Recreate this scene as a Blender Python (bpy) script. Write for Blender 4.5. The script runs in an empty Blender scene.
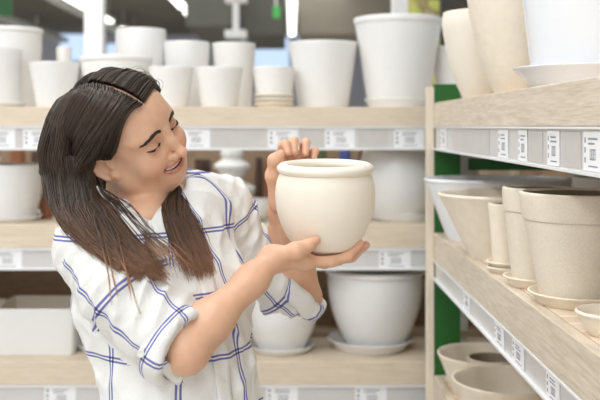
import bpy, bmesh, math, random
import numpy as np
from mathutils import Vector, Matrix

random.seed(7); rng = np.random.default_rng(11)
SC = bpy.context.scene
COL = SC.collection
PI = math.pi

# ------------------------------------------------------------------ camera frame
FPX, CX, CY, EYE = 900.0, 292.0, 126.0, 1.5      # focal length (px of 600), vanishing point, eye height


def WX(px, Y): return (px - CX) / FPX * Y
def WZ(py, Y): return EYE - (py - CY) / FPX * Y
def WP(px, py, Y): return np.array([WX(px, Y), Y, WZ(py, Y)])


# ------------------------------------------------------------------ materials
def new_mat(name):
    m = bpy.data.materials.new(name); m.use_nodes = True
    nt = m.node_tree; b = nt.nodes['Principled BSDF']
    return m, nt, b


def N(nt, typ, **kw):
    n = nt.nodes.new(typ)
    for k, v in kw.items():
        if k in n.inputs: n.inputs[k].default_value = v
        else: setattr(n, k, v)
    return n


def ramp(nt, stops, interp='LINEAR'):
    r = nt.nodes.new('ShaderNodeValToRGB'); cr = r.color_ramp; cr.interpolation = interp
    while len(cr.elements) > len(stops): cr.elements.remove(cr.elements[-1])
    while len(cr.elements) < len(stops): cr.elements.new(0.5)
    for e, (p, c) in zip(cr.elements, stops):
        e.position = p; e.color = (*c, 1) if len(c) == 3 else c
    return r


def s2l(r, g, b):
    f = lambda c: ((c / 255 + 0.055) / 1.055) ** 2.4 if c > 10 else c / 255 / 12.92
    return (f(r), f(g), f(b))


def plain(name, rgb, rough=0.5, metal=0.0, noise=0.0, scale=30, bump=0.0, bscale=200, spec=0.5, coat=0.0):
    m, nt, b = new_mat(name)
    c = s2l(*rgb)
    b.inputs['Roughness'].default_value = rough; b.inputs['Metallic'].default_value = metal
    b.inputs['Specular IOR Level'].default_value = spec
    b.inputs['Coat Weight'].default_value = coat
    tc = N(nt, 'ShaderNodeTexCoord')
    nz = N(nt, 'ShaderNodeTexNoise', Scale=scale, Detail=4.0)
    nt.links.new(tc.outputs['Object'], nz.inputs['Vector'])
    lo = tuple(x * (1 - noise) for x in c); hi = tuple(min(1, x * (1 + noise)) for x in c)
    r = ramp(nt, [(0.3, lo), (0.7, hi)])
    nt.links.new(nz.outputs['Fac'], r.inputs['Fac']); nt.links.new(r.outputs['Color'], b.inputs['Base Color'])
    if bump:
        n2 = N(nt, 'ShaderNodeTexNoise', Scale=bscale, Detail=3.0)
        nt.links.new(tc.outputs['Object'], n2.inputs['Vector'])
        bp = N(nt, 'ShaderNodeBump', Strength=bump, Distance=0.002)
        nt.links.new(n2.outputs['Fac'], bp.inputs['Height']); nt.links.new(bp.outputs['Normal'], b.inputs['Normal'])
    return m


def wood(name, rgb, rgb2, sc=(3, 3, 40), rough=0.5):
    m, nt, b = new_mat(name)
    tc = N(nt, 'ShaderNodeTexCoord'); mp = N(nt, 'ShaderNodeMapping')
    mp.inputs['Scale'].default_value = sc
    nt.links.new(tc.outputs['Object'], mp.inputs['Vector'])
    n1 = N(nt, 'ShaderNodeTexNoise', Scale=2.5, Detail=6.0, Distortion=1.6)
    n2 = N(nt, 'ShaderNodeTexNoise', Scale=9.0, Detail=8.0, Distortion=0.4)
    nt.links.new(mp.outputs['Vector'], n1.inputs['Vector']); nt.links.new(mp.outputs['Vector'], n2.inputs['Vector'])
    mx = N(nt, 'ShaderNodeMath', operation='ADD'); mx.inputs[1].default_value = 0.0
    nt.links.new(n1.outputs['Fac'], mx.inputs[0]); nt.links.new(n2.outputs['Fac'], mx.inputs[1])
    hf = N(nt, 'ShaderNodeMath', operation='MULTIPLY'); hf.inputs[1].default_value = 0.5
    nt.links.new(mx.outputs[0], hf.inputs[0])
    r = ramp(nt, [(0.36, s2l(*rgb2)), (0.62, s2l(*rgb))])
    nt.links.new(hf.outputs[0], r.inputs['Fac']); nt.links.new(r.outputs['Color'], b.inputs['Base Color'])
    bp = N(nt, 'ShaderNodeBump', Strength=0.15, Distance=0.002)
    nt.links.new(hf.outputs[0], bp.inputs['Height']); nt.links.new(bp.outputs['Normal'], b.inputs['Normal'])
    b.inputs['Roughness'].default_value = rough
    return m


def emit(name, rgb, strength):
    m, nt, b = new_mat(name)
    b.inputs['Base Color'].default_value = (*s2l(*rgb), 1)
    b.inputs['Emission Color'].default_value = (*s2l(*rgb), 1)
    b.inputs['Emission Strength'].default_value = strength
    return m


M = {}
M['white'] = plain('white_glazed_ceramic', (238, 237, 235), 0.32, noise=0.01, coat=0.2)
M['white_matte'] = plain('white_matte_ceramic', (240, 238, 234), 0.6, noise=0.015)
M['white_shiny'] = plain('white_gloss_plastic', (236, 237, 240), 0.22, noise=0.005, coat=0.4)
M['cream'] = plain('cream_ceramic', (241, 232, 217), 0.55, noise=0.02, scale=12, bump=0.05, bscale=300)
M['held'] = plain('ivory_ceramic', (243, 234, 218), 0.5, noise=0.025, scale=9, bump=0.06, bscale=260)
M['beige'] = plain('beige_stoneware', (238, 226, 207), 0.65, noise=0.04, scale=40, bump=0.15, bscale=240)
M['speckle'] = plain('speckled_stoneware', (233, 222, 204), 0.65, noise=0.07, scale=330, bump=0.35, bscale=330)
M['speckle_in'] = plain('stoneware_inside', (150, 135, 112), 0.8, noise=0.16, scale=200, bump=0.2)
M['brown'] = plain('dark_brown_glaze', (74, 52, 40), 0.35, noise=0.2, scale=20)
M['terracotta'] = plain('terracotta_clay', (150, 96, 66), 0.7, noise=0.12, scale=20)
M['olive'] = plain('olive_glaze', (104, 112, 74), 0.4, noise=0.1)
M['blueglaze'] = plain('blue_glaze', (70, 88, 150), 0.35, noise=0.1)
M['wood_back'] = wood('pale_shelf_wood', (229, 213, 191), (212, 194, 170), (2, 8, 30))
M['wood_right'] = wood('whitewashed_oak', (226, 213, 194), (200, 184, 162), (9, 1.6, 26))
M['wood_post'] = wood('pale_post_wood', (232, 220, 202), (220, 206, 186), (20, 20, 2))
M['wood_dark'] = wood('brown_back_board', (164, 140, 114), (136, 112, 88), (2, 8, 14))
M['green'] = plain('green_painted_steel', (30, 98, 36), 0.45, noise=0.05)
M['green_far'] = plain('green_sign_paint', (40, 90, 48), 0.6, noise=0.05)
M['steel'] = plain('grey_galvanised_steel', (168, 166, 162), 0.4, metal=0.5, noise=0.06)
M['rail'] = plain('grey_price_rail_plastic', (212, 209, 207), 0.3, noise=0.03, scale=8, coat=0.3)
M['rail_white'] = plain('white_rail_plastic', (236, 236, 236), 0.35, noise=0.01)
M['insert'] = plain('grey_insert_card', (204, 200, 196), 0.35, noise=0.05, scale=18)
M['paper'] = plain('white_price_paper', (243, 243, 244), 0.6, noise=0.01)
M['ink'] = plain('grey_print_ink', (150, 151, 156), 0.7)
M['column'] = plain('white_column_paint', (247, 247, 245), 0.5, noise=0.02)
M['ceiling'] = plain('olive_grey_ceiling', (134, 129, 116), 0.9, noise=0.12, scale=0.6)
M['duct'] = plain('grey_duct_metal', (138, 131, 116), 0.6, noise=0.08, scale=2)
M['darkduct'] = plain('dark_duct_metal', (74, 74, 66), 0.7, noise=0.1, scale=2)
M['floor'] = plain('pale_store_floor', (212, 206, 198), 0.35, noise=0.04, scale=2)
M['wallfar'] = plain('pale_lilac_wall', (206, 208, 220), 0.8, noise=0.05, scale=0.5)
M['winfar'] = emit('daylight_window', (196, 218, 244), 0.85)
M['tube'] = emit('fluorescent_tube', (255, 254, 248), 3.0)
M['fixture'] = plain('white_fixture_metal', (226, 226, 220), 0.5)
M['black'] = plain('dark_grey_metal', (62, 60, 56), 0.5)


def brick_mat():
    m, nt, b = new_mat('wooden_slat_mat')
    tc = N(nt, 'ShaderNodeTexCoord'); mp = N(nt, 'ShaderNodeMapping')
    mp.inputs['Scale'].default_value = (7.5, 7.5, 7.5); mp.inputs['Rotation'].default_value = (0, 0, 0)
    nt.links.new(tc.outputs['Object'], mp.inputs['Vector'])
    br = N(nt, 'ShaderNodeTexBrick', Scale=1.0)
    br.inputs['Color1'].default_value = (*s2l(234, 215, 192), 1); br.inputs['Color2'].default_value = (*s2l(224, 199, 174), 1)
    br.inputs['Mortar'].default_value = (*s2l(238, 226, 208), 1); br.inputs['Mortar Size'].default_value = 0.05
    br.inputs['Brick Width'].default_value = 1.3; br.inputs['Row Height'].default_value = 0.45
    nt.links.new(mp.outputs['Vector'], br.inputs['Vector']); nt.links.new(br.outputs['Color'], b.inputs['Base Color'])
    bp = N(nt, 'ShaderNodeBump', Strength=0.3, Distance=0.002)
    nt.links.new(br.outputs['Fac'], bp.inputs['Height']); nt.links.new(bp.outputs['Normal'], b.inputs['Normal'])
    bp.invert = True
    b.inputs['Roughness'].default_value = 0.6
    return m


M['slats'] = brick_mat()


# ------------------------------------------------------------------ object helpers
def obj(name, me_or_bm, mat, parent=None, loc=None, smooth=None):
    if isinstance(me_or_bm, bmesh.types.BMesh):
        me = bpy.data.meshes.new(name); me_or_bm.normal_update(); me_or_bm.to_mesh(me); me_or_bm.free()
    else: me = me_or_bm
    mats = mat if isinstance(mat, (list, tuple)) else [mat]
    for m in mats: me.materials.append(m)
    o = bpy.data.objects.new(name, me); COL.objects.link(o)
    if parent: o.parent = parent
    if loc is not None: o.location = loc
    if smooth is not None:
        me.polygons.foreach_set('use_smooth', [True] * len(me.polygons))
        if smooth < 180: me.set_sharp_from_angle(angle=math.radians(smooth))
    return o


def tag(o, label, cat, group=None, kind=None):
    o['label'] = label; o['category'] = cat
    if group: o['group'] = group
    if kind: o['kind'] = kind
    return o


def thing(name, label, cat, loc, group=None, rotz=0):
    o = bpy.data.objects.new(name, None); COL.objects.link(o); o.location = loc; o.rotation_euler = (0, 0, rotz)
    o.empty_display_size = 0.05
    return tag(o, label, cat, group)


def struct(name, bm, mat, loc=None):
    o = obj(name, bm, mat, loc=loc); o['kind'] = 'structure'; return o


def box(bm, x0, x1, y0, y1, z0, z1, mi=0, bev=0.0):
    v = [bm.verts.new(p) for p in ((x0, y0, z0), (x1, y0, z0), (x1, y1, z0), (x0, y1, z0), (x0, y0, z1), (x1, y0, z1), (x1, y1, z1), (x0, y1, z1))]
    fs = []
    for q in ((3, 2, 1, 0), (4, 5, 6, 7), (0, 1, 5, 4), (1, 2, 6, 5), (2, 3, 7, 6), (3, 0, 4, 7)):
        f = bm.faces.new([v[i] for i in q]); f.material_index = mi; fs.append(f)
    if bev:
        es = list({e for f in fs for e in f.edges})
        bmesh.ops.bevel(bm, geom=es, offset=bev, segments=2, profile=0.5, affect='EDGES')
    return bm


def boxbm(*a, **k): return box(bmesh.new(), *a, **k)


def smooth_profile(pts, n=6):
    """Catmull-Rom through (r,z) control points; a point given as (r,z,1) is a sharp corner."""
    out = []
    P = [np.array(p[:2], float) for p in pts]; sharp = [len(p) > 2 for p in pts]
    for i in range(len(P) - 1):
        p1, p2 = P[i], P[i + 1]
        p0 = P[i - 1] if i > 0 and not sharp[i] else p1 - (p2 - p1)
        p3 = P[i + 2] if i + 2 < len(P) and not sharp[i + 1] else p2 + (p2 - p1)
        for k in range(n):
            t = k / n
            out.append(0.5 * ((2 * p1) + (-p0 + p2) * t + (2 * p0 - 5 * p1 + 4 * p2 - p3) * t * t + (-p0 + 3 * p1 - 3 * p2 + p3) * t ** 3))
    out.append(P[-1])
    return [(max(0.0, p[0]), p[1]) for p in out]


def lathe(prof, seg=72, sx=1.0, sy=1.0, square=0.0, inner_from=None, close=False):
    """square>0: superellipse cross-section."""
    bm = bmesh.new(); rings = []
    for r, z in prof:
        if r < 1e-5: rings.append([bm.verts.new((0, 0, z))]); continue
        ring = []
        for i in range(seg):
            a = 2 * PI * i / seg
            c, s = math.cos(a), math.sin(a)
            k = 1.0
            if square:
                n = 2 + square
                k = (abs(c) ** n + abs(s) ** n) ** (-1.0 / n)
            ring.append(bm.verts.new((r * k * c * sx, r * k * s * sy, z)))
        rings.append(ring)
    pairs = list(zip(rings[:-1], rings[1:]))
    if close: pairs.append((rings[-1], rings[0]))
    for idx, (a, b) in enumerate(pairs):
        mi = 1 if (inner_from is not None and idx >= inner_from) else 0
        for i in range(seg):
            j = (i + 1) % seg
            if len(a) == 1 and len(b) == 1: continue
            if len(a) == 1: f = bm.faces.new((a[0], b[j], b[i]))
            elif len(b) == 1: f = bm.faces.new((a[i], a[j], b[0]))
            else: f = bm.faces.new((a[i], a[j], b[j], b[i]))
            f.material_index = mi
    bmesh.ops.recalc_face_normals(bm, faces=bm.faces)
    return bm


# ------------------------------------------------------------------ pots
def pot_mesh(h, rb, rt, bulge=0.0, wall=0.007, sx=1, sy=1, square=0.0, rim=0.0, rimh=0.0, curve=None):
    """plant pot: outer wall from the base up to the lip and down the inside."""
    z0 = 0.0
    outer = [(0, 0, 1), (rb - 0.004, 0, 1), (rb, 0.004)]
    if curve: outer += [(rb + (rt - rb) * fr, h * fz) for fr, fz in curve]
    else:
        for t in (0.25, 0.5, 0.75): outer.append((rb + (rt - rb) * t + bulge * math.sin(PI * t), h * t))
    if rim:
        outer += [(rt - rim, h - rimh - 0.001, 1), (rt, h - rimh + 0.003), (rt, h - 0.003)]
    else:
        outer += [(rt, h - 0.004)]
    outer += [(rt - wall * 0.5, h)]
    prof = smooth_profile(outer, 5)
    no = len(prof)
    rin = rt - wall - rim * 0.6
    inner = [(rin, h - 0.003)]
    for t in (0.75, 0.5, 0.25):
        b = (np.interp(h * t, [z for r, z in prof], [r for r, z in prof]) if True else 0) - wall
        inner.append((min(b, rin), h * t))
    inner += [(rb - wall, wall + 0.003), (rb - wall - 0.006, wall, 1), (0, wall, 1)]
    prof += smooth_profile(inner, 4)
    return lathe(prof, 80, sx, sy, square, inner_from=no)


def saucer_mesh(r, h, rb=None, t=0.005):
    rb = rb or r * 0.8
    pr = smooth_profile([(0, 0, 1), (rb - 0.003, 0, 1), (rb, 0.003), (rb + (r - rb) * 0.55, h * 0.6), (r, h - 0.003), (r - 0.002, h), (r - t, h - 0.002),
                         (rb + (r - rb) * 0.45 - t * .8, h * 0.5), (rb - 0.004, t, 1), (0, t, 1)], 4)
    return lathe(pr, 72)


ZS1, ZS2, ZS3 = 1.5686, 1.1425, 0.648           # back shelf board tops
RZ1, RZ2, RZ3 = 1.577, 1.145, 0.67              # right shelf board tops
YB = 3.25                                        # back unit front plane
XR = 0.473                                       # right unit front plane
SAU_T = 0.0052


def pot(name, label, cat, mat, x, y, z, h, rb, rt, group=None, inner=None, **kw):
    o = obj(name, pot_mesh(h, rb, rt, **kw), [mat, inner or mat], loc=(x, y, z), smooth=40)
    return tag(o, label, cat, group)


def saucer(label, mat, x, y, z, r, h, rb=None, group=None, name='saucer'):
    return tag(obj(name, saucer_mesh(r, h, rb), mat, loc=(x, y, z), smooth=40), label, 'saucer', group)


def ppot(label, mat, cx, wt, wb, top, Y, z, group=None, name='plant_pot', lift=0.0, cat='plant pot', **kw):
    """pot standing at depth Y on the board top z, its sizes taken at that depth."""
    rt = wt / 2 / FPX * Y; rb = wb / 2 / FPX * Y
    h = WZ(top, Y - rt if top < CY else Y) - z - lift
    return pot(name, label, cat, mat, WX(cx, Y), Y, z + lift, h, rb, rt, group, **kw)


G1 = 'pots on the back top shelf'
ppot('tall white pot cut by left edge of picture, behind the straight one on top shelf', M['white_matte'], 8, 68, 58, 25, 3.68, ZS1, G1, rim=0.004, rimh=0.02)
saucer('white saucer under the straight pot at left end of top shelf', M['white'], WX(-8, 3.45), 3.45, ZS1, 0.128, 0.022, 0.115, 'saucers on the back shelves')
ppot('straight-sided white pot on a saucer at far left of top shelf', M['white'], -8, 58, 54, 47, 3.45, ZS1, G1, lift=SAU_T)
ppot('tapered white pot on top shelf just left of the dark hair', M['white'], 55, 50, 36, 61, 3.36, ZS1, G1)
ppot('narrow white vase peeping up behind tapered pot on top shelf', M['white_matte'], 64, 15, 11, 47, 3.74, ZS1, G1, name='vase', cat='vase')
ppot('wide white rimmed planter on top shelf right behind the head of the woman', M['white_matte'], 116, 72, 56, 54, 3.42, ZS1, G1, rim=0.005, rimh=0.02, bulge=0.004)
ppot('round-shouldered white pot rising tallest above the head of the woman', M['white'], 141, 50, 40, 27, 3.70, ZS1, G1, curve=[(0.5, 0.3), (0.9, 0.65), (1.03, 0.85)])
ppot('tapered white pot on top shelf just right of the forehead', M['white_matte'], 171, 45, 33, 66, 3.36, ZS1, G1)
ppot('white pot standing behind the pot right of the forehead', M['white'], 187, 46, 34, 40, 3.68, ZS1, G1, curve=[(0.45, 0.3), (0.85, 0.65), (1.0, 0.88)])
ppot('tapered white pot in front row of top shelf, left of the saucer stack', M['white_matte'], 219, 48, 36, 66, 3.36, ZS1, G1)
ppot('white pot standing behind front pot left of the saucer stack', M['white_matte'], 234, 43, 35, 42, 3.68, ZS1, G1)
# stacked saucers with a low bowl on top
Ys = 3.38
for k in range(3):
    saucer('cream saucer in the small stack under the low bowl, %s' % ('bottom one', 'middle one', 'topmost')[k], M['cream'], WX(274, Ys), Ys, ZS1 + 0.0165 * k, 0.078, 0.018, 0.066, 'stacked cream saucers')
ppot('low white bowl resting on top of the stacked cream saucers', M['white_matte'], 274, 42, 36, 66, Ys, ZS1, G1, name='bowl', cat='bowl', lift=0.0165 * 2 + SAU_T)
ppot('plain tapered white pot on top shelf left of the biggest pot', M['white'], 323, 69, 50, 40, 3.47, ZS1, G1)
ppot('biggest white pot on the top shelf beside the pale post', M['white'], 398, 88, 60, 13, 3.45, ZS1, G1, lift=SAU_T, rim=0.003, rimh=0.022)
saucer('white saucer under the biggest pot of top shelf', M['white'], WX(398, 3.45), 3.45, ZS1, 0.128, 0.036, 0.112, 'saucers on the back shelves')
ppot('white pot at right end of top shelf, seen past the pale post', M['white_matte'], 462, 62, 46, 45, 3.52, ZS1, G1)

# middle shelf of the back unit
G2 = 'pots on the back middle shelf'
Y = 3.42
saucer('white saucer under pot at left end of middle shelf', M['white'], WX(12, Y), Y, ZS2, 0.115, 0.02, 0.1, 'saucers on the back shelves')
ppot('white pot on a saucer at left end of middle shelf', M['white'], 10, 66, 50, 164, Y, ZS2, G2, lift=SAU_T, curve=[(0.5, 0.3), (0.85, 0.6), (1, 0.85)])
ppot('small brown pot on middle shelf between white pot and the long hair', M['terracotta'], 47, 16, 12, 200, 3.5, ZS2, G2)
ppot('small round white bowl on middle shelf behind the raised far shoulder', M['white'], 252, 42, 20, 199, 3.40, ZS2, G2, name='bowl', cat='bowl', curve=[(0.62, 0.25), (0.95, 0.6), (1.02, 0.85)])
Y = 3.47
saucer('white saucer under the big round pot on middle shelf', M['white'], WX(402, Y), Y, ZS2, 0.125, 0.032, 0.112, 'saucers on the back shelves')
ppot('big round-bellied white pot on middle shelf behind the held pot', M['white'], 398, 70, 58, 151, Y, ZS2, G2, lift=SAU_T, bulge=0.034)
# bottom shelf of the back unit
G3 = 'pots on the back bottom shelf'


def square_planter(label, cx, w, top, Y, z, dep, group):
    half = w / 2 / FPX * Y; h = WZ(top, Y) - z
    o = obj('square_planter', pot_mesh(h, half * 0.95, half, sx=1, sy=dep / (2 * half), square=14, wall=0.008), [M['white'], M['cream']], loc=(WX(cx, Y), Y, z), smooth=30)
    return tag(o, label, 'planter', group)


square_planter('white square planter with open top on bottom shelf beside the checked sleeve', 43, 80, 302, 3.47, ZS3, 0.27, G3)
square_planter('white square planter cut off by left edge on bottom shelf', -42, 80, 305, 3.47, ZS3, 0.27, G3)
saucer('white saucer under small pot behind the elbow on bottom shelf', M['white'], WX(104, 3.44), 3.44, ZS3, 0.098, 0.022, 0.085, 'saucers on the back shelves')
ppot('small white pot half hidden behind the near elbow on bottom shelf', M['white'], 107, 44, 32, 320, 3.44, ZS3, G3, lift=SAU_T)
Y = 3.43
saucer('white saucer under the round pot right of shirt on bottom shelf', M['white'], WX(281, Y), Y, ZS3, 0.128, 0.026, 0.108, 'saucers on the back shelves')
ppot('round white pot on bottom shelf just right of the shirt front', M['white'], 281, 76, 46, 292, Y, ZS3, G3, lift=SAU_T, curve=[(0.45, 0.25), (0.8, 0.5), (0.97, 0.75)])
Y = 3.46
saucer('white saucer under the rimmed pot on bottom shelf beside post', M['white'], WX(370, Y), Y, ZS3, 0.163, 0.042, 0.13, 'saucers on the back shelves')


def rimmed_pot(name, label, mat, x, y, z, h, rb, rbody, rneck, rlip, lipr, group=None, inner=None, curve=None, cat='plant pot'):
    """bellied pot with a separate rolled lip: thing > body, rim"""
    t = thing(name, label, cat, (x, y, z), group)
    cv = curve or [(0.55, 0.25), (0.88, 0.5), (1.0, 0.72), (0.97, 0.86)]
    pts = [(0, 0, 1), (rb - 0.004, 0, 1), (rb, 0.004)] + [(rb + (rbody - rb) * a, h * b) for a, b in cv] + [(rneck, h - lipr * 1.2)]
    ins = [(rneck - 0.007, h - lipr * 1.2)] + [(rb + (rbody - rb) * a - 0.008, h * b) for a, b in reversed(cv)] + [(rb - 0.012, 0.012), (0, 0.011, 1)]
    o1 = smooth_profile(pts, 7)
    obj('body', lathe(o1 + smooth_profile(ins, 6), 96, inner_from=len(o1)), [mat, inner or mat], t, smooth=50)
    ring = []
    for i in range(16):
        a = 2 * PI * i / 16
        ring.append((rlip - lipr * 1.15 + lipr * 1.15 * math.cos(a), h - lipr + lipr * math.sin(a)))
    obj('rim', lathe(ring, 96, close=True), mat, t, smooth=180)
    return t


rimmed_pot('plant_pot', 'big white bellied pot with rolled rim on bottom shelf beside pale post', M['white'], WX(375, Y), Y, ZS3 + SAU_T, WZ(267, Y) - ZS3 - SAU_T, 0.1, 0.184, 0.178, 0.193, 0.013, G3,
           curve=[(0.42, 0.2), (0.78, 0.45), (0.95, 0.68), (0.99, 0.85)])

# right unit, top shelf
GR1 = 'pots on the right top shelf'
rimless = dict()
pot('vase_pot', 'cream vase-shaped pot nearest the pale post on right top shelf', 'plant pot', M['cream'], 0.541, 2.55, RZ1, 0.245, 0.057, 0.112, GR1,
    curve=[(0.38, 0.2), (0.72, 0.45), (0.95, 0.7), (1.05, 0.86)])
pot('vase_pot', 'taller cream textured pot between the cream vase and white pot on right', 'plant pot', M['beige'], 0.560, 2.18, RZ1, 0.34, 0.069, 0.136, GR1,
    curve=[(0.36, 0.16), (0.7, 0.4), (0.95, 0.66), (1.03, 0.86)])
pot('plant_pot', 'large white pot in upper right corner of the picture', 'plant pot', M['white_shiny'], 0.628, 1.875, RZ1 + SAU_T, 0.30, 0.122, 0.158, GR1)
saucer('wide white flared saucer under the large pot in upper right corner', M['white_shiny'], 0.628, 1.875, RZ1, 0.163, 0.045, 0.128, 'saucers on the right shelves')

# right unit, middle shelf
GR2 = 'pots on the right middle shelf'
o = obj('oval_planter', pot_mesh(0.192, 0.16, 0.232, sx=1, sy=0.70, rim=0.004, rimh=0.012), [M['white_shiny'], M['white_shiny']], loc=(0.648, 2.825, RZ2), smooth=40)
tag(o, 'wide white oval planter next to green upright on right middle shelf', 'planter', GR2)
pot('wide_bowl', 'wide flared cream bowl pot beside the white oval planter', 'plant pot', M['beige'], 0.572, 2.42, RZ2, 0.176, 0.092, 0.178, GR2, inner=M['beige'], rim=0.003, rimh=0.01)
x, y = 0.524, 2.185
for k in range(2):
    saucer('small cream saucer under the narrow pot, %s of two' % ('lower', 'upper')[k], M['beige'], x, y, RZ2 + 0.013 * k, 0.052, 0.016, 0.042, 'saucers on the right shelves')
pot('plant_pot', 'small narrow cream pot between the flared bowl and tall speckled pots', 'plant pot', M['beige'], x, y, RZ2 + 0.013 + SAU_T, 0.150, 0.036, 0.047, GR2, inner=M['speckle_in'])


def speckled_pot(label, x, y, z, h, rb, rt, band, group):
    t = thing('plant_pot', label, 'plant pot', (x, y, z), group)
    w = 0.008
    ra = rb + (rt - rb) * (1 - band / h)
    pr = smooth_profile([(0, 0, 1), (rb - .004, 0, 1), (rb, .004), (rb + (ra - rb) * .5, (h - band) * .5), (ra, h - band, 1), (ra - w, h - band), (rb - w, 0.02), (0, 0.012, 1)], 5)
    obj('body', lathe(pr, 90), M['speckle'], t, smooth=40)
    pr = smooth_profile([(ra + .001, h - band + .001, 1), (ra + .0035, h - band + .003), (rt, h - .004), (rt - .003, h), (rt - w, h - .003), (ra - w + .002, h - band + .001, 1)], 4)
    n = len(pr) - 5
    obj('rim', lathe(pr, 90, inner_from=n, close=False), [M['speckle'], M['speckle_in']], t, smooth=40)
    return t


x, y = 0.546, 2.0
saucer('cream saucer under the further tall speckled pot', M['beige'], x, y, RZ2, 0.076, 0.024, 0.062, 'saucers on the right shelves')
speckled_pot('tall speckled cream pot standing behind the nearest one on right middle shelf', x, y, RZ2 + SAU_T, 0.213, 0.055, 0.077, 0.05, GR2)
x, y = 0.572, 1.80
saucer('wide cream saucer under the nearest tall speckled pot', M['beige'], x, y, RZ2, 0.098, 0.026, 0.08, 'saucers on the right shelves')
speckled_pot('nearest and largest speckled cream pot on right middle shelf', x, y, RZ2 + SAU_T, 0.217, 0.074, 0.115, 0.052, GR2)
pot('saucer_bowl', 'shallow cream bowl on slats at right edge of picture', 'bowl', M['beige'], 0.545, 1.53, RZ2, 0.042, 0.042, 0.062, GR2)

# items at the back of the right middle shelf
pot('plant_pot', 'white pot at the back of right middle shelf behind green bar', 'plant pot', M['white_matte'], 0.93, 2.55, RZ2, 0.21, 0.10, 0.13, GR2)
pot('plant_pot', 'white pot at the back of right shelf behind the speckled pots', 'plant pot', M['white_matte'], 0.93, 2.2, RZ2, 0.215, 0.10, 0.13, GR2)
# right unit, bottom shelf
GR3 = 'pots on the right bottom shelf'
pot('wide_bowl', 'cream flared bowl on right bottom shelf, nearest to the camera', 'plant pot', M['beige'], 0.585, 2.46, RZ3, 0.14, 0.09, 0.145, GR3, inner=M['speckle'])
pot('wide_bowl', 'cream bowl by green upright on right bottom shelf, pot inside it', 'plant pot', M['beige'], 0.592, 2.80, RZ3, 0.125, 0.09, 0.138, GR3, inner=M['speckle'])
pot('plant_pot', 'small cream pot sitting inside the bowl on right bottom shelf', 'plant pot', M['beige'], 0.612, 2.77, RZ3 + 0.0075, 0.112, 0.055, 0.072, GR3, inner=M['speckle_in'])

# ------------------------------------------------------------------ price labels
def label_mesh(w, h, seed, axis='y'):
    """small printed card; local x along the shelf, z up, printed face towards -y"""
    r = random.Random(seed); bm = bmesh.new()
    box(bm, -w / 2, w / 2, 0, 0.0008, 0, h)
    # printed lines, figures in the middle, a code strip at the left
    def bar(x0, x1, z0, z1): box(bm, x0, x1, -0.0003, 0.0002, z0, z1, 1)
    for k in range(3): bar(-w * .43, -w * .36, h * (.2 + .25 * k), h * (.34 + .25 * k))
    for k in range(2): bar(-w * .22, w * (.1 + .2 * r.random()), h * (.78 - .12 * k), h * (.83 - .12 * k))
    x = -w * .12
    for k in range(3):
        d = w * .11; z0, z1 = h * .28, h * .55; t = w * .022
        bar(x, x + t, z0, z1); bar(x + d - 2 * t, x + d - t, z0, z1)
        bar(x, x + d - t, z1 - t, z1); bar(x, x + d - t, z0, z0 + t)
        x += d
    bar(-w * .2, w * .3, h * .1, h * .14)
    return bm


def price_label(label, loc, w, h, rotz, seed, group, tilt=0.0):
    o = obj('price_label', label_mesh(w, h, seed), [M['paper'], M['ink']], loc=loc)
    o.rotation_euler = (tilt, 0, rotz)
    return tag(o, label, 'price label', group)


# ------------------------------------------------------------------ back shelving unit
bx0, bx1 = -1.45, 0.80
bu = thing('shelving_unit', 'pale wooden shelving unit across the back, full of white pots', 'shelving unit', (0, YB, 0))


def local(bm, par):
    for v in bm.verts: v.co -= Vector(par.location)
    return bm


for zt, zf, zr in ((ZS1, 1.5, 1.413), (ZS2, 1.0595, 0.980), (ZS3, 0.565, 0.485), (0.16, 0.08, 0.02)):
    bd = obj('shelf_board', local(boxbm(bx0, bx1, YB + 0.022, 3.86, zt - 0.03, zt), bu), M['wood_back'], bu)
    obj('fascia', local(boxbm(bx0, bx1, YB, YB + 0.021, zf, zt, bev=0.002), bu), M['wood_back'], bd)
    if zt > 0.3:
        rl = obj('price_rail', local(boxbm(bx0, bx1, YB + 0.004, YB + 0.012, zr, zf - 0.001), bu), M['rail'], bu)
        for ya, za, zb in ((YB - 0.004, zf - 0.008, zf - 0.001), (YB - 0.006, zr, zr + 0.008)):
            obj('rail_lip', local(boxbm(bx0, bx1, ya, YB + 0.004, za, zb), bu), M['rail_white'], rl)
for xx in (-1.45, -0.50, 0.76):
    obj('upright', local(boxbm(xx, xx + 0.04, 3.87, 3.91, 0.0, 1.56), bu), M['steel'], bu)
obj('back_panel', local(boxbm(bx0, bx1, 3.861, 3.869, 0.17, 0.98), bu), M['wood_dark'], bu)
for xx in (bx0 - 0.021, bx1 + 0.001):
    obj('side_panel', local(boxbm(xx, xx + 0.02, YB, 3.86, 0.0, 1.56), bu), M['wood_back'], bu)
obj('plinth', local(boxbm(bx0, bx1, YB + 0.05, YB + 0.07, 0, 0.079), bu), M['wood_back'], bu)

GL = 'price labels on the back shelves'
wl = lambda px: px / FPX * YB
near1 = {0: 'at far left edge', 38: 'left of the dark hair', 195: 'right of the face', 283: 'above the raised fingers', 340: 'below plain tapered pot', 409: 'beside the pale post'}
for px, d in near1.items():
    price_label('white price label on top back rail, ' + d, (WX(px, YB), YB + 0.002, 1.4215), wl(30), 0.068, 0, px, GL)
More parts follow.
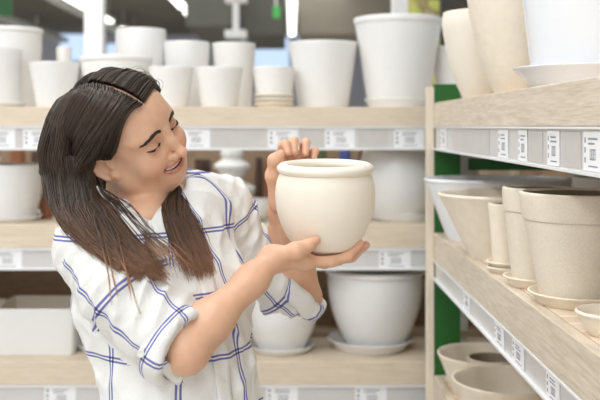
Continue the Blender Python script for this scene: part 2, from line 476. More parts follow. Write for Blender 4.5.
# grey insert cards between labels on the top rail
for px, w, d in ((237, 56, 'between face and raised fingers'), (373, 30, 'below the gap left of biggest pot'), (16, 12, 'at far left of top rail'), (312, 24, 'right of the raised fingers')):
    o = obj('insert_card', boxbm(-wl(w) / 2, wl(w) / 2, 0, 0.001, 0, 0.066), M['insert'], loc=(WX(px, YB), YB + 0.0025, 1.4225))
    tag(o, 'plain grey insert card in top back rail, ' + d, 'insert card', 'insert cards in the top back rail')
for px, d in ((6, 'at left edge of picture'), (395, 'under the big round pot')):
    price_label('white price label on middle back rail, ' + d, (WX(px, YB), YB + 0.002, 0.985), wl(32), 0.068, 0, px + 7, GL)
for px, d in ((282, 'under the round pot right of shirt'), (371, 'under the rimmed pot'), (60, 'under the square planter')):
    price_label('white price label on bottom back rail, ' + d, (WX(px, YB), YB + 0.002, 0.488), wl(32), 0.072, 0, px + 9, GL)

# ------------------------------------------------------------------ right shelving unit
ry0, ry1 = 0.55, 3.03
ru = thing('shelving_unit', 'whitewashed oak shelving unit on the right with green steel uprights', 'shelving unit', (XR, 3.0, 0))
for k, (zt, zf, zr) in enumerate(((RZ1, 1.5, 1.421), (RZ2, 1.053, 0.990), (RZ3, 0.58, 0.515), (0.16, 0.08, 0.02))):
    bd = obj('shelf_board', local(boxbm(XR + 0.026, 1.10, ry0, ry1 - 0.032, zt - 0.03, zt - 0.004), ru), M['wood_right'], ru)
    obj('slat_mat', local(boxbm(XR + 0.026, 1.10, ry0, ry1 - 0.032, zt - 0.0039, zt), ru), M['slats'], bd)
    obj('fascia', local(boxbm(XR, XR + 0.025, ry0, ry1 - 0.032, zf, zt, bev=0.002), ru), M['wood_right'], bd)
    if k < 3:
        rl = obj('price_rail', local(boxbm(XR + 0.004, XR + 0.010, ry0, ry1 - 0.032, zr, zf - 0.001), ru), M['rail'], ru)
        for xa, za, zb in ((XR - 0.003, zf - 0.005, zf - 0.001), (XR - 0.005, zr, zr + 0.005)):
            obj('rail_lip', local(boxbm(xa, XR + 0.004, ry0, ry1 - 0.032, za, zb), ru), M['rail_white'], rl)
obj('post', local(boxbm(XR - 0.024, XR + 0.001, 3.0, 3.03, 0, 1.63, bev=0.002), ru), M['wood_post'], ru)
up = obj('upright', local(boxbm(XR + 0.002, 0.562, 3.005, 3.045, 0, 1.64), ru), M['green'], ru)
for zz in (1.02, 1.38, 1.60, 0.75, 0.86): obj('bracket', local(boxbm(0.563, 0.588, 3.0, 3.03, zz - 0.042, zz + 0.038, bev=0.002), ru), M['steel'], up)
obj('upright', local(boxbm(1.06, 1.10, 3.005, 3.045, 0, 1.64), ru), M['green'], ru)
obj('cross_bar', local(boxbm(0.589, 1.059, 3.01, 3.035, 1.352, 1.392), ru), M['green'], ru)
obj('upright', local(boxbm(1.105, 1.14, ry0, ry0 + 0.04, 0, 1.64), ru), M['green'], ru)
obj('back_panel', local(boxbm(1.101, 1.104, ry0, ry1 - 0.032, 0.02, 1.56), ru), M['wood_right'], ru)

GLR = 'price labels on the right shelves'
# along the rail the labels stand a hand apart; y measured from the post towards the camera
for i, (px0, px1) in enumerate(((437, 449), (497, 507), (517, 526), (546, 558), (582, 600))):
    ya, yb = XR * FPX / (px0 - CX), XR * FPX / (px1 - CX)
    wds = ('nearest the post', 'second from the post', 'third from the post', 'fourth from the post', 'nearest the camera')[i]
    price_label('white price label on right upper rail, ' + wds, (XR + 0.0022, (ya + yb) / 2, 1.428), min(0.11, abs(ya - yb)), 0.064, -PI / 2, 50 + i, GLR)
for i, (px0, px1) in enumerate(((461, 470), (493, 503), (511, 523), (545, 558))):
    ya, yb = XR * FPX / (px0 - CX), XR * FPX / (px1 - CX)
    wds = ('nearest the post', 'second from the post', 'third from the post', 'nearest the camera')[i]
    price_label('white price label on right lower rail, ' + wds, (XR + 0.0022, (ya + yb) / 2, 0.996), min(0.10, abs(ya - yb)), 0.05, -PI / 2, 70 + i, GLR)
for i, (px0, px1) in enumerate(((452, 488), (528, 541), (562, 579))):
    ya, yb = XR * FPX / (px0 - CX), XR * FPX / (px1 - CX)
    w = abs(ya - yb)
    o = obj('insert_card', boxbm(-w / 2, w / 2, 0, 0.001, 0, 0.06), M['insert'], loc=(XR + 0.0025, (ya + yb) / 2, 1.43)); o.rotation_euler = (0, 0, -PI / 2)
    tag(o, 'grey insert card in right upper rail, ' + ('nearest the post', 'middle one', 'nearest the camera')[i], 'insert card', 'insert cards in the right rail')

# ------------------------------------------------------------------ the store behind
struct('floor', boxbm(-14, 14, -6, 30, -0.05, 0), M['floor'])
struct('ceiling', boxbm(-14, 14, -6, 30, 4.55, 4.65), M['ceiling'])
struct('wall_far', boxbm(-14, 14, 30, 30.1, 0, 4.55), M['wallfar'])
for i, (a, b, t, bt) in enumerate(((254, 289, 38, 72), (107, 119, 44, 70), (60, 86, 32, 60), (298, 330, 36, 42))):
    Yw = 29.95
    struct('window_%d' % (i + 1), boxbm(WX(a, Yw), WX(b, Yw), Yw, Yw + 0.04, WZ(bt, Yw), WZ(t, Yw)), M['winfar'])
# far gondola seen through the middle shelf
YF = 5.3
fu = thing('shelving_unit', 'dark blurred shelving unit in the next aisle, behind the middle shelf', 'shelving unit', (0, YF, 0))
obj('back_panel', local(boxbm(-2.6, 1.6, YF + 0.5, YF + 0.53, 0, 1.46), fu), M['wood_dark'], fu)
for zt in (0.16, 0.55, 0.93):
    obj('shelf_board', local(boxbm(-2.6, 1.6, YF, YF + 0.499, zt - 0.04, zt), fu), M['wood_back'], fu)
for xx in (-2.64, 1.601): obj('side_panel', local(boxbm(xx, xx + 0.038, YF, YF + 0.53, 0, 1.46), fu), M['wood_dark'], fu)
GF = 'goods on the far dark shelf'
items = [(-10, 26, 158, 'white', 'white'), (18, 18, 150, 'terracotta', 'tan'), (38, 16, 152, 'brown', 'dark brown'), (203, 22, 160, 'brown', 'dark brown'),
         (259, 9, 158, 'brown', 'dark brown'), (268, 9, 160, 'terracotta', 'reddish brown'), (278, 10, 157, 'brown', 'dark brown'),
         (318, 22, 148, 'olive', 'olive green'), (345, 14, 150, 'blueglaze', 'blue'), (365, 16, 152, 'brown', 'dark brown')]
place = {-10: 'cut by left edge', 18: 'left of the hair, first of two', 38: 'touching the hair outline', 203: 'left of the white ornament', 259: 'just right of the white ornament', 268: 'between two dark vases', 278: 'next to the raised hand',
         318: 'behind the held pot', 345: 'left of the big round pot', 365: 'behind the big round pot'}
for px, w, top, m, cw in items:
    r = w / 2 / FPX * (YF + 0.15)
    Yi = YF + 0.15
    h = WZ(top, Yi) - 0.93
    pot('vase', '%s vase on the far dark shelf, %s' % (cw, place[px]), 'vase', M[m], WX(px, Yi), Yi, 0.93, h, r * 0.7, r * 0.75, GF, curve=[(3.5, 0.3), (4.5, 0.5), (2.6, 0.8)] if w < 20 else None)
Yi = YF + 0.14
orn = smooth_profile([(0, 0, 1), (.15, 0, 1), (.15, .02), (.10, .05), (.08, .1), (.13, .16), (.14, .2), (.07, .24), (.08, .29), (.11, .33), (.06, .37), (.07, .4), (.05, .44), (0, .46)], 5)
tag(obj('garden_ornament', lathe(orn, 40), M['white_matte'], loc=(WX(232, Yi), Yi, 0.93), smooth=60), 'white tiered garden ornament blurred behind the far shoulder', 'ornament')

# columns, hanging things, lamps
c = thing('column', 'white steel column rising behind the pots above the hair', 'column', (WX(95, 8.0), 8.0, 0))
obj('shaft', boxbm(-0.08, 0.08, -0.08, 0.08, 0.02, 4.54, bev=0.01), M['column'], c)
obj('base_plate', boxbm(-0.14, 0.14, -0.14, 0.14, 0, 0.02), M['column'], c)
Yh = 10.0
c = thing('ceiling_hanger', 'white hanging rod with square plates near top middle', 'hanger', (WX(236, Yh), Yh, WZ(38, Yh)))
zt = 4.549 - WZ(38, Yh)
obj('rod', boxbm(-0.035, 0.035, -0.035, 0.035, 0.081, zt), M['column'], c)
obj('lower_plate', boxbm(-0.12, 0.12, -0.12, 0.12, 0, 0.08, bev=0.01), M['column'], c)
zz = WZ(2, Yh) - WZ(38, Yh)
bm = bmesh.new()
for (a, b, cc, d) in ((-.12, -.036, -.12, .12), (.036, .12, -.12, .12), (-.036, .036, -.12, -.036), (-.036, .036, .036, .12)): box(bm, a, b, cc, d, zz, zz + 0.06)
obj('upper_plate', bm, M['column'], c)
# tube lamps in rows along the store
ZL = 4.02
GLAMP = 'fluorescent ceiling lamps'
desc = {0: 'row running straight over the aisle', 1: 'row above the pots right of the head', 2: 'row crossing the column at left'}
k = 0
for ri, xr in enumerate((0.0, -2.35, -4.45)):
    nn = 0
    for y0 in ((17.4, 19.4, 21.4, 23.4) if ri == 0 else (15.2, 17.6, 20.2, 23.6)):
        place_w = ('nearest lamp', 'second lamp', 'third lamp', 'farthest lamp')[nn]; nn += 1
        t = thing('tube_lamp', 'bright white tube lamp, %s of the %s' % (place_w, desc[ri]), 'ceiling lamp', (xr, y0 + 0.9, ZL), GLAMP)
        obj('tube', boxbm(-0.085, 0.085, -0.95, 0.95, 0, 0.05, bev=0.015), M['tube'], t)
        obj('housing', boxbm(-0.11, 0.11, -0.98, 0.98, 0.051, 0.12), M['fixture'], t)
        for yy in (-0.8, 0.8): obj('hanger_rod', boxbm(-0.01, 0.01, yy - 0.01, yy + 0.01, 0.121, 4.549 - ZL), M['fixture'], t)
# pale cable trays beside the lamp rows
for i, (xr, w) in enumerate(((-4.95, 0.22), (-7.1, 0.3))):
    o = obj('cable_tray', boxbm(-w / 2, w / 2, 0, 16, 0, 0.12), M['fixture'], loc=(xr, 12, 4.10))
    for yy in (1, 5, 9, 13): obj('hanger_rod', boxbm(-0.02, 0.02, yy, yy + 0.04, 0.121, 0.449), M['fixture'], o)
    tag(o, ('white cable tray beside the lamp row crossing the column', 'white cable tray at far upper left corner')[i], 'cable tray', 'cable trays')
# ducts and dark services under the ceiling
for i, (a, b, Yd, zt, zb, m, lb) in enumerate(((186, 230, 14, 2, 26, 'darkduct', 'dark duct under the ceiling left of hanging rod'), (244, 284, 15, 0, 34, 'darkduct', 'dark duct under the ceiling right of hanging rod'),
                                              (300, 392, 16, -6, 34, 'duct', 'grey brown duct box under the ceiling above the tapered pot'))):
    o = obj('air_duct', boxbm(WX(a, Yd), WX(b, Yd), Yd, Yd + 3, WZ(zb, Yd), 4.549), M[m]); tag(o, lb, 'duct')
o = obj('hanging_sign', boxbm(WX(-30, 9), WX(11, 9), 9, 9.04, WZ(16, 9), WZ(-22, 9)), M['green_far']); tag(o, 'green hanging sign in the upper left corner', 'sign')
for px in (-20, 5): obj('hanger_rod', boxbm(WX(px, 9) - .008, WX(px, 9) + .008, 9.01, 9.03, WZ(-22, 9), 4.549), M['fixture'], o)
o = obj('hanging_sign', boxbm(WX(273, 13), WX(280, 13), 13, 13.05, WZ(18, 13), WZ(6, 13)), plain('green_lamp_plastic', (60, 160, 70), 0.5)); tag(o, 'small green sign hanging right of the hanging rod', 'sign')
bm = boxbm(WX(276, 13) - .01, WX(276, 13) + .01, 13.01, 13.03, WZ(6, 13), 4.549); obj('hanger_rod', bm, M['fixture'], o)
# poster stand
Yp = 5.9


def poster_mat():
    m, nt, b = new_mat('yellow_green_poster')
    tc = N(nt, 'ShaderNodeTexCoord'); nz = N(nt, 'ShaderNodeTexNoise', Scale=9.0, Detail=3.0)
    nt.links.new(tc.outputs['Object'], nz.inputs['Vector'])
    r = ramp(nt, [(0.36, s2l(226, 220, 120)), (0.5, s2l(206, 214, 110)), (0.58, s2l(150, 128, 90)), (0.66, s2l(190, 180, 140))])
    nt.links.new(nz.outputs['Fac'], r.inputs['Fac']); nt.links.new(r.outputs['Color'], b.inputs['Base Color'])
    return m


ps = thing('poster_stand', 'tall stand with a yellow green picture poster at top right', 'poster stand', (WX(420, Yp), Yp, 0))
xl, xr2 = WX(393, Yp) - WX(420, Yp), WX(451, Yp) - WX(420, Yp)
obj('white_post', boxbm(xl, xl + 0.10, 0, 0.1, 0, 2.75), M['column'], ps)
obj('dark_post', boxbm(xr2 - 0.07, xr2, 0, 0.1, 0, 2.75), M['black'], ps)
obj('poster', boxbm(xl + 0.101, xr2 - 0.071, 0.02, 0.05, 1.72, 2.7), poster_mat(), ps)
obj('foot_bar', boxbm(xl + 0.101, xr2 - 0.071, 0.0, 0.1, 0, 0.05), M['black'], ps)

# ------------------------------------------------------------------ the held pot
POT = np.array([WX(325, 1.72), 1.72, 1.2605])
PH = 0.170
held = rimmed_pot('plant_pot', 'ivory round-bellied pot with a rolled rim held in both hands', M['held'], *POT, PH, 0.042, 0.0950, 0.082, 0.092, 0.0105,
                  curve=[(0.24, 0.05), (0.52, 0.15), (0.79, 0.31), (0.955, 0.48), (1.0, 0.64), (0.965, 0.77), (0.85, 0.88)])
held.rotation_euler = (math.radians(3.6), 0, 0)

# ------------------------------------------------------------------ signed-distance sculpting
def smin(a, b, k):
    if k <= 0: return np.minimum(a, b)
    h = np.maximum(k - np.abs(a - b), 0) / k
    return np.minimum(a, b) - h * h * k * 0.25


def smax(a, b, k): return -smin(-a, -b, k)


def d_cap(P, a, b, ra, rb):
    ba = b - a; pa = P - a
    h = np.clip(pa @ ba / (ba @ ba), 0, 1)
    return np.sqrt(((pa - h[:, None] * ba) ** 2).sum(1)) - (ra + (rb - ra) * h)


def d_ell(P, c, R, r):
    q = (P - c) @ R.T
    k0 = np.sqrt(((q / r) ** 2).sum(1)); k1 = np.sqrt(((q / (r * r)) ** 2).sum(1))
    return k0 * (k0 - 1) / np.maximum(k1, 1e-9)


class Sculpt:
    def __init__(s): s.p = []

    def cap(s, a, b, ra, rb=None, k=0.01, op=1):
        a = np.array(a, np.float32); b = np.array(b, np.float32); rb = ra if rb is None else rb
        if np.allclose(a, b): b = b + np.float32(1e-4)
        s.p.append((0, (a, b, ra, rb), k, op, (a + b) / 2, float(np.linalg.norm(a - b)) / 2 + max(ra, rb)))

    def chain(s, pts, rs, k=0.01, op=1):
        for i in range(len(pts) - 1): s.cap(pts[i], pts[i + 1], rs[i], rs[i + 1], k, op)

    def ell(s, c, R, r, k=0.01, op=1):
        c = np.array(c, np.float32); R = np.array(R, np.float32); r = np.array(r, np.float32)
        s.p.append((1, (c, R, r), k, op, c, float(r.max())))

    def sph(s, c, r, k=0.01, op=1): s.cap(c, c, r, r, k, op)

    def __call__(s, P, cull=True):
        P = P.astype(np.float32)
        d = np.full(len(P), 0.5, np.float32); cull = cull and len(P) > 2
        lo, hi = P.min(0), P.max(0); C = (lo + hi) / 2; rad = float(np.linalg.norm(hi - lo)) / 2
        for typ, a, k, op, bc, br in s.p:
            if cull and np.linalg.norm(bc - C) > br + rad + k + 0.02: continue
            e = d_cap(P, *a) if typ == 0 else d_ell(P, *a)
            d = smin(d, e, k) if op > 0 else smax(d, -e, k)
        return d


def mesh_sdf(name, fn, lo, hi, h, bs=12, slack=1.7):
    lo = np.array(lo, float); hi = np.array(hi, float)
    nb = np.ceil((hi - lo) / h / bs).astype(int); n = nb * bs
    bi = np.stack(np.meshgrid(*[np.arange(k) for k in nb], indexing='ij'), -1).reshape(-1, 3)
    cen = lo + (bi * bs + (bs - 1) / 2) * h
    dc = np.concatenate([fn(c) for c in np.array_split(cen, max(1, len(cen) // 40))]) if len(cen) > 80 else fn(cen)
    F = np.repeat(np.repeat(np.repeat(dc.reshape(nb), bs, 0), bs, 1), bs, 2).astype(np.float32)
    act = np.nonzero(np.abs(dc) < bs * h * 0.87 * slack)[0]
    loc = np.stack(np.meshgrid(*[np.arange(bs)] * 3, indexing='ij'), -1).reshape(-1, 3)
    for b in act:
        i0 = bi[b] * bs
        F[i0[0]:i0[0] + bs, i0[1]:i0[1] + bs, i0[2]:i0[2] + bs] = fn(lo + (loc + i0) * h).reshape(bs, bs, bs)
    return surf_nets(name, F, lo, h)


def surf_nets(name, F, lo, h):
    S = F < 0
    c = S[:-1, :-1, :-1].astype(np.int8)
    for dx, dy, dz in ((1, 0, 0), (0, 1, 0), (0, 0, 1), (1, 1, 0), (1, 0, 1), (0, 1, 1), (1, 1, 1)):
        c = c + S[dx:S.shape[0] - 1 + dx, dy:S.shape[1] - 1 + dy, dz:S.shape[2] - 1 + dz]
    I = np.stack(np.nonzero((c > 0) & (c < 8)), -1)
    idx = np.full(c.shape, -1, np.int32); idx[I[:, 0], I[:, 1], I[:, 2]] = np.arange(len(I))
    off = np.array([(x, y, z) for x in (0, 1) for y in (0, 1) for z in (0, 1)])
    V = np.stack([F[I[:, 0] + o[0], I[:, 1] + o[1], I[:, 2] + o[2]] for o in off], 1)
    acc = np.zeros((len(I), 3)); cnt = np.zeros(len(I))
    for a in range(8):
        for b in range(a + 1, 8):
            if np.abs(off[a] - off[b]).sum() != 1: continue
            m = (V[:, a] < 0) != (V[:, b] < 0)
            t = V[m, a] / (V[m, a] - V[m, b])
            acc[m] += off[a] + t[:, None] * (off[b] - off[a]); cnt[m] += 1
    verts = lo + (I + acc / cnt[:, None]) * h
    quads = []
    for ax in range(3):
        u, v = (ax + 1) % 3, (ax + 2) % 3
        sl0 = [slice(1, -1)] * 3; sl1 = [slice(1, -1)] * 3
        sl0[ax] = slice(0, -1); sl1[ax] = slice(1, None)
        A = S[tuple(sl0)]; B = S[tuple(sl1)]
        E = np.stack(np.nonzero(A != B), -1)
        flip = A[E[:, 0], E[:, 1], E[:, 2]]
        E = E + 1; E[:, ax] -= 1
        du = np.zeros(3, int); du[u] = 1; dv = np.zeros(3, int); dv[v] = 1
        q = np.stack([idx[tuple((E - du - dv).T)], idx[tuple((E - dv).T)], idx[tuple(E.T)], idx[tuple((E - du).T)]], 1)
        q[~flip] = q[~flip][:, ::-1]
        quads.append(q)
    return np_mesh(name, verts, np.concatenate(quads)), verts


def np_mesh(name, verts, quads, smooth=True):
    me = bpy.data.meshes.new(name)
    nv, nq = len(verts), len(quads); k = quads.shape[1]
    me.vertices.add(nv); me.vertices.foreach_set('co', np.asarray(verts, np.float32).ravel())
    me.loops.add(nq * k); me.loops.foreach_set('vertex_index', np.asarray(quads, np.int32).ravel())
    me.polygons.add(nq); me.polygons.foreach_set('loop_start', np.arange(nq, dtype=np.int32) * k)
    me.polygons.foreach_set('use_smooth', np.full(nq, smooth))
    me.update(calc_edges=True); me.validate()
    return me


def unit(v): v = np.array(v, float); return v / np.linalg.norm(v)


def grad(fn, P, e=0.0012):
    g = np.stack([fn(P + d) - fn(P - d) for d in np.eye(3) * e], -1)
    return g / np.maximum(np.linalg.norm(g, axis=1, keepdims=True), 1e-9)


def project(fn, P, off=0.0, it=5):
    P = np.array(P, float)
    for _ in range(it): P = P - (fn(P) - off)[:, None] * grad(fn, P)
    return P


def push_out(fn, P, off, it=3):
    P = np.array(P, float)
    for _ in range(it):
        d = fn(P); m = d < off
        if not m.any(): break
        P[m] += (off - d[m])[:, None] * grad(fn, P[m])
    return P


def march(fn, o, d, n=60, tmax=1.2):
    t = 0.0
    for _ in range(n):
        e = float(fn((o + d * t)[None])[0])
        if e < 0.0008: return o + d * t
        t += e * 0.8
        if t > tmax: return None
    return None


CAM = np.array([0, 0, EYE])


def ray_hit(fn, px, py):
    q = WP(px, py, 1.0); d = unit(q - CAM)
    r = march(fn, CAM + d * 1.15 / d[1], d, 90, 1.2)
    return r


def tube(name, pts_list, rad_list, sides=8, flat=1.0, cap=True):
    """one mesh of one tube along a polyline"""
    V = []; Q = []
    for pts, rad in zip(pts_list, rad_list):
        pts = np.asarray(pts, float); n = len(pts); base = len(V)
        T = np.gradient(pts, axis=0); T /= np.linalg.norm(T, axis=1, keepdims=True)
        up = np.array([0.31, 0.2, 0.93])
        for i in range(n):
            u = np.cross(T[i], up); u /= np.linalg.norm(u); v = np.cross(u, T[i])
            for s in range(sides):
                a = 2 * PI * s / sides
                V.append(pts[i] + rad[i] * (math.cos(a) * u + flat * math.sin(a) * v))
        for i in range(n - 1):
            for s in range(sides):
                t = (s + 1) % sides
                Q.append((base + i * sides + s, base + i * sides + t, base + (i + 1) * sides + t, base + (i + 1) * sides + s))
    return np_mesh(name, np.array(V), np.array(Q))


def cr(pts, n):
    """Catmull-Rom resample to n points"""
    P = np.asarray(pts, float); m = len(P)
    P = np.concatenate([[2 * P[0] - P[1]], P, [2 * P[-1] - P[-2]]])
    t = np.linspace(0, m - 1 - 1e-6, n); i = t.astype(int); f = (t - i)[:, None]
    p0, p1, p2, p3 = P[i], P[i + 1], P[i + 2], P[i + 3]
    return 0.5 * (2 * p1 + (-p0 + p2) * f + (2 * p0 - 5 * p1 + 4 * p2 - p3) * f * f + (-p0 + 3 * p1 - 3 * p2 + p3) * f ** 3)


# ------------------------------------------------------------------ the person: joints
BASE = np.array([-0.21, 1.70, 0.0])
EY = WP(161, 135, 1.60)                                   # midpoint between the eyes
hs = unit((0.42, 0.68, 0.60)); hu = np.array((-0.36, -0.5, 0.79)); hu = unit(hu - hs * (hu @ hs)); hf = np.cross(hs, hu)
_th = math.radians(8); hf, hu = hf * math.cos(_th) - hu * math.sin(_th), hu * math.cos(_th) + hf * math.sin(_th)   # chin tucked
HR = np.stack([hs, hf, hu])                                # head axes: her left, forward, up


def hp(a, b, c): return EY + a * hs + b * hf + c * hu


RS = WP(90, 246, 1.57); LS = WP(222, 206, 1.79)
tl = unit((LS - RS) * (1, 1, 0)); tf = np.array((tl[1], -tl[0], 0)); tu = np.array((0, 0, 1.0))
TR = np.stack([tl, tf, tu])
MID = (RS + LS) / 2
SP = np.array([MID[0], MID[1], 0]) - 0.012 * tf            # spine axis


def tp(l, f, z): return SP + l * tl + (f + np.interp(z, (0.0, 0.6, 0.98, 1.35), (0.0, 0.040, 0.074, -0.043))) * tf + np.array([0, 0, z])


NB = tp(0.0, -0.03, 1.352)                              # neck base
RE = WP(185, 350, 1.492); RW = WP(272, 259, 1.63)
LE = WP(303, 297, 1.87); LW = WP(280, 212, 1.825)

B = Sculpt()
# torso under the shirt
B.ell(tp(0, 0, 1.20), TR, (0.15, 0.10, 0.17), 0.03)
B.ell(tp(0, 0, 1.03), TR, (0.125, 0.09, 0.17), 0.05)
B.ell(tp(0, 0, 0.88), TR, (0.155, 0.105, 0.13), 0.05)
B.chain([RS, MID * 0.5 + RS * 0.5 + (0, 0, -.012), NB - (0, 0, .035)], [0.042, 0.045, 0.045], 0.04)
B.chain([LS, MID * 0.5 + LS * 0.5 + (0, 0, .01), NB - (0, 0, .035)], [0.042, 0.045, 0.045], 0.04)
B.cap(tp(-0.07, 0.07, 1.19), tp(-0.065, 0.078, 1.185), 0.055, k=0.03); B.cap(tp(0.07, 0.07, 1.19), tp(0.065, 0.078, 1.185), 0.055, k=0.03)
# upper chest inside the open collar
B.chain([NB - (0, 0, .04), WP(150, 219, 1.640), WP(162, 245, 1.640)], [.045, .034, .03], .03)
# neck
B.cap(NB - (0, 0, 0.01), hp(0, -0.078, -0.05), 0.053, 0.052, 0.03)
B.cap(tp(-0.01, 0.03, 1.33), hp(0, -0.045, -0.085), 0.034, 0.034, 0.035)
# head
B.ell(hp(0, -0.078, 0.032), HR, (0.073, 0.096, 0.081), 0.02)
B.ell(hp(0, -.040, -.032), HR, (.061, .053, .065), 0.03)
for s in (-1, 1):
    B.chain([hp(s * .056, -.078, -.038), hp(s * .050, -.062, -.064), hp(s * .020, -.020, -.086), hp(0, -.010, -.089)], [.015, .014, .013, .0125], 0.03)
    B.sph(hp(s * .037, -.012, -.040), .0225, 0.025)           # cheek
    B.cap(hp(s * .030, .001, .022), hp(s * .048, -.016, .020), .0085, .0075, 0.02)   # brow
B.ell(hp(0, -.007, -.066), HR, (.033, .0225, .027), 0.02)     # muzzle
B.sph(hp(0, -.0085, -.087), .0125, 0.02)                      # chin
for s in (-1, 1):
    B.sph(hp(s * .030, .018, -.002), .0135, 0.016, -1)        # socket
    B.ell(hp(s * .0310, -.0025, -.001), HR, (.0155, .0135, .0125), 0.004)   # lidded eye
    B.ell(hp(s * .0305, .0095, -.0045), HR, (.0125, .006, .0011), 0.002, -1)
# nose
B.chain([hp(0, .011, .008), hp(0, .019, -.012), hp(0, .031, -.033)], [.0075, .0070, .0080], 0.012)
B.sph(hp(0, .0335, -.0365), .0086, 0.006)
for s in (-1, 1):
    B.sph(hp(s * .0115, .0205, -.0405), .0068, 0.007)
    B.ell(hp(s * .0060, .0250, -.0490), HR, (.0020, .003, .0020), 0.002, -1)
# smiling mouth


MB_T = np.linspace(-1, 1, 17); MB_B = []
for t in MB_T:
    h_ = march(B, hp(.0335 * t - .005, .07, -.0610 + .0100 * t * t), -hf)
    MB_B.append((h_ - EY) @ hf - .0008)


def mouth(t, db=0, dc=0): return hp(.0335 * t - .005, float(np.interp(t, MB_T, MB_B)) + db, -.0610 + .0100 * t * t + dc)


mt = np.linspace(-1, 1, 9)
for i in range(8):
    t0, t1 = mt[i], mt[i + 1]
    w = lambda t: .0008 + .0046 * (1 - abs(t) ** 3)
    B.cap(mouth(t0, -.001), mouth(t1, -.001), w(t0), w(t1), 0.002, -1)
UL = [mouth(t, -.0028 * (1 - .3 * t * t), .0064 * (1 - abs(t) ** 3) + .0006) for t in mt]; ULr = [.0012 + .0026 * (1 - t * t) for t in mt]
LL = [mouth(t, -.0035 * (1 - .3 * t * t), -.0074 * (1 - abs(t) ** 3) - .0003) for t in mt]; LLr = [.0012 + .0038 * (1 - t * t) for t in mt]
B.chain(UL, ULr, 0.003); B.chain(LL, LLr, 0.003)
# folds from the nose to the corners of the smile
for s in (-1, 1):
    fp = []
    for (a, c) in ((.017, -.040), (.026, -.047), (.0345, -.054), (.037, -.062)):
        h_ = march(B, hp(s * a, .07, c), -hf); fp.append(h_ + hf * .0006)
    B.chain(fp, [.0014, .0022, .0026, .0016], .006, -1)
# ears
for s in (-1, 1):
    upv = unit(hu * .86 - hf * .46 + hs * s * .10)
    no = unit(hs * s * .86 + hf * .48); no = unit(no - upv * (no @ upv)); ax = np.cross(upv, no); ax = ax if ax @ hf < 0 else -ax
    R = np.stack([ax, upv, no]); ec = hp(s * .0765, -.087, -.022)
    B.ell(ec - no * .001, R, (.0175, .030, .0048), 0.006)
    hel = [ec + ax * (.0175 * math.cos(a)) + upv * (.0285 * math.sin(a)) + no * .0022 for a in np.radians((165, 130, 95, 60, 25, -10, -40, -62))]
    B.ell(ec + no * .0055 + upv * .004 + ax * .001, R, (.0120, .0195, .0055), 0.003, -1)
    B.chain(hel, [.0026, .0034, .0037, .0037, .0036, .0034, .0034, .0036], .003)
    B.ell(ec + no * .002 - ax * .004 - upv * .004, R, (.0065, .009, .0065), .003, -1)
    B.cap(ec - ax * .012 - upv * .004 + no * .002, ec - ax * .0125 - upv * .011 + no * .002, .0035, .003, .004)
    B.sph(ec - upv * .0265 - ax * .005 + no * .001, .0078, .006)
    if s < 0: LOBE = ec - upv * .027 - ax * .005 + no * .0085
# arms
B.chain([RS, RS * .45 + RE * .55, RE], [.046, .042, .037], 0.02)
B.chain([RE, RE * .72 + RW * .28 + (0, 0, .004), RE * .25 + RW * .75, RW], [.0335, .0325, .0245, .0205], 0.03)
B.chain([LS, WP(257, 260, 1.835), LE], [.043, .037, .034], 0.02)
B.chain([LE, LE * .7 + LW * .3, LE * .25 + LW * .75, LW], [.032, .034, .026, .0205], 0.03)


def finger(pts, r0, r1, k=0.008):
    rs = np.linspace(r0, r1, len(pts)); B.chain(pts, rs, k)


# right hand, palm up under the pot
rm = [WP(305, 261.5, 1.655), WP(305, 260, 1.678), WP(303, 260.5, 1.700), WP(300, 263, 1.720)]
for m, r in zip(rm, (.0125, .012, .0115, .011)): B.cap(RW, m, .0165, r, 0.018)
B.cap(rm[0], rm[3], .0105, .0105, 0.012)
rf = [[rm[0], WP(331, 261.5, 1.668), WP(348, 256, 1.682), WP(360, 243.5, 1.694)],
      [rm[1], WP(333, 261, 1.696), WP(352, 257, 1.714), WP(366, 245, 1.724)],
      [rm[2], WP(331, 262, 1.722), WP(349, 258, 1.742), WP(364, 247, 1.754)],
      [rm[3], WP(325, 264, 1.745), WP(339, 261, 1.762), WP(352, 251, 1.774)]]
for f, r in zip(rf, (.0105, .0105, .01, .009)): finger(f, r, r * .74)
# thumb along the near side of the pot
rt_ = [WP(277, 255, 1.622), WP(296, 250.5, 1.618), WP(308, 245.5, 1.626), WP(316, 240.5, 1.633)]
B.chain(rt_, [.0145, .0118, .0096, .0082], 0.012)
B.cap(rt_[1], rm[0], .010, .0105, 0.016)
# left hand hooked over the rim from behind
lm = [WP(282, 166, 1.815), WP(291, 163, 1.825), WP(301, 164, 1.832), WP(310, 167, 1.838)]
for m, r in zip(lm, (.0115, .0115, .011, .0105)): B.cap(LW, m, .017, r, 0.016)
B.cap(lm[0], lm[3], .010, .010, 0.012)
lf = [[lm[0], WP(282.5, 146, 1.800), WP(285.5, 144, 1.782), WP(288, 152.5, 1.772)],
      [lm[1], WP(292.5, 142.5, 1.812), WP(294, 141, 1.794), WP(294.5, 152, 1.783)],
      [lm[2], WP(304.5, 144, 1.822), WP(306, 142.5, 1.806), WP(305.5, 153, 1.794)],
      [lm[3], WP(314, 152, 1.828), WP(315, 151, 1.812), WP(314, 158, 1.806)]]
for f, r in zip(lf, (.0098, .0098, .0095, .0085)): finger(f, r, r * .78, 0.006)
lt = [WP(278, 203, 1.79), WP(272.5, 176, 1.765), WP(274, 160, 1.752), WP(281, 153.5, 1.748)]
B.chain(lt, [.0165, .0125, .0105, .0082], 0.012)
B.cap(lt[0], lm[0], .013, .011, 0.02); B.cap(lt[1], lm[0], .006, .009, 0.012)

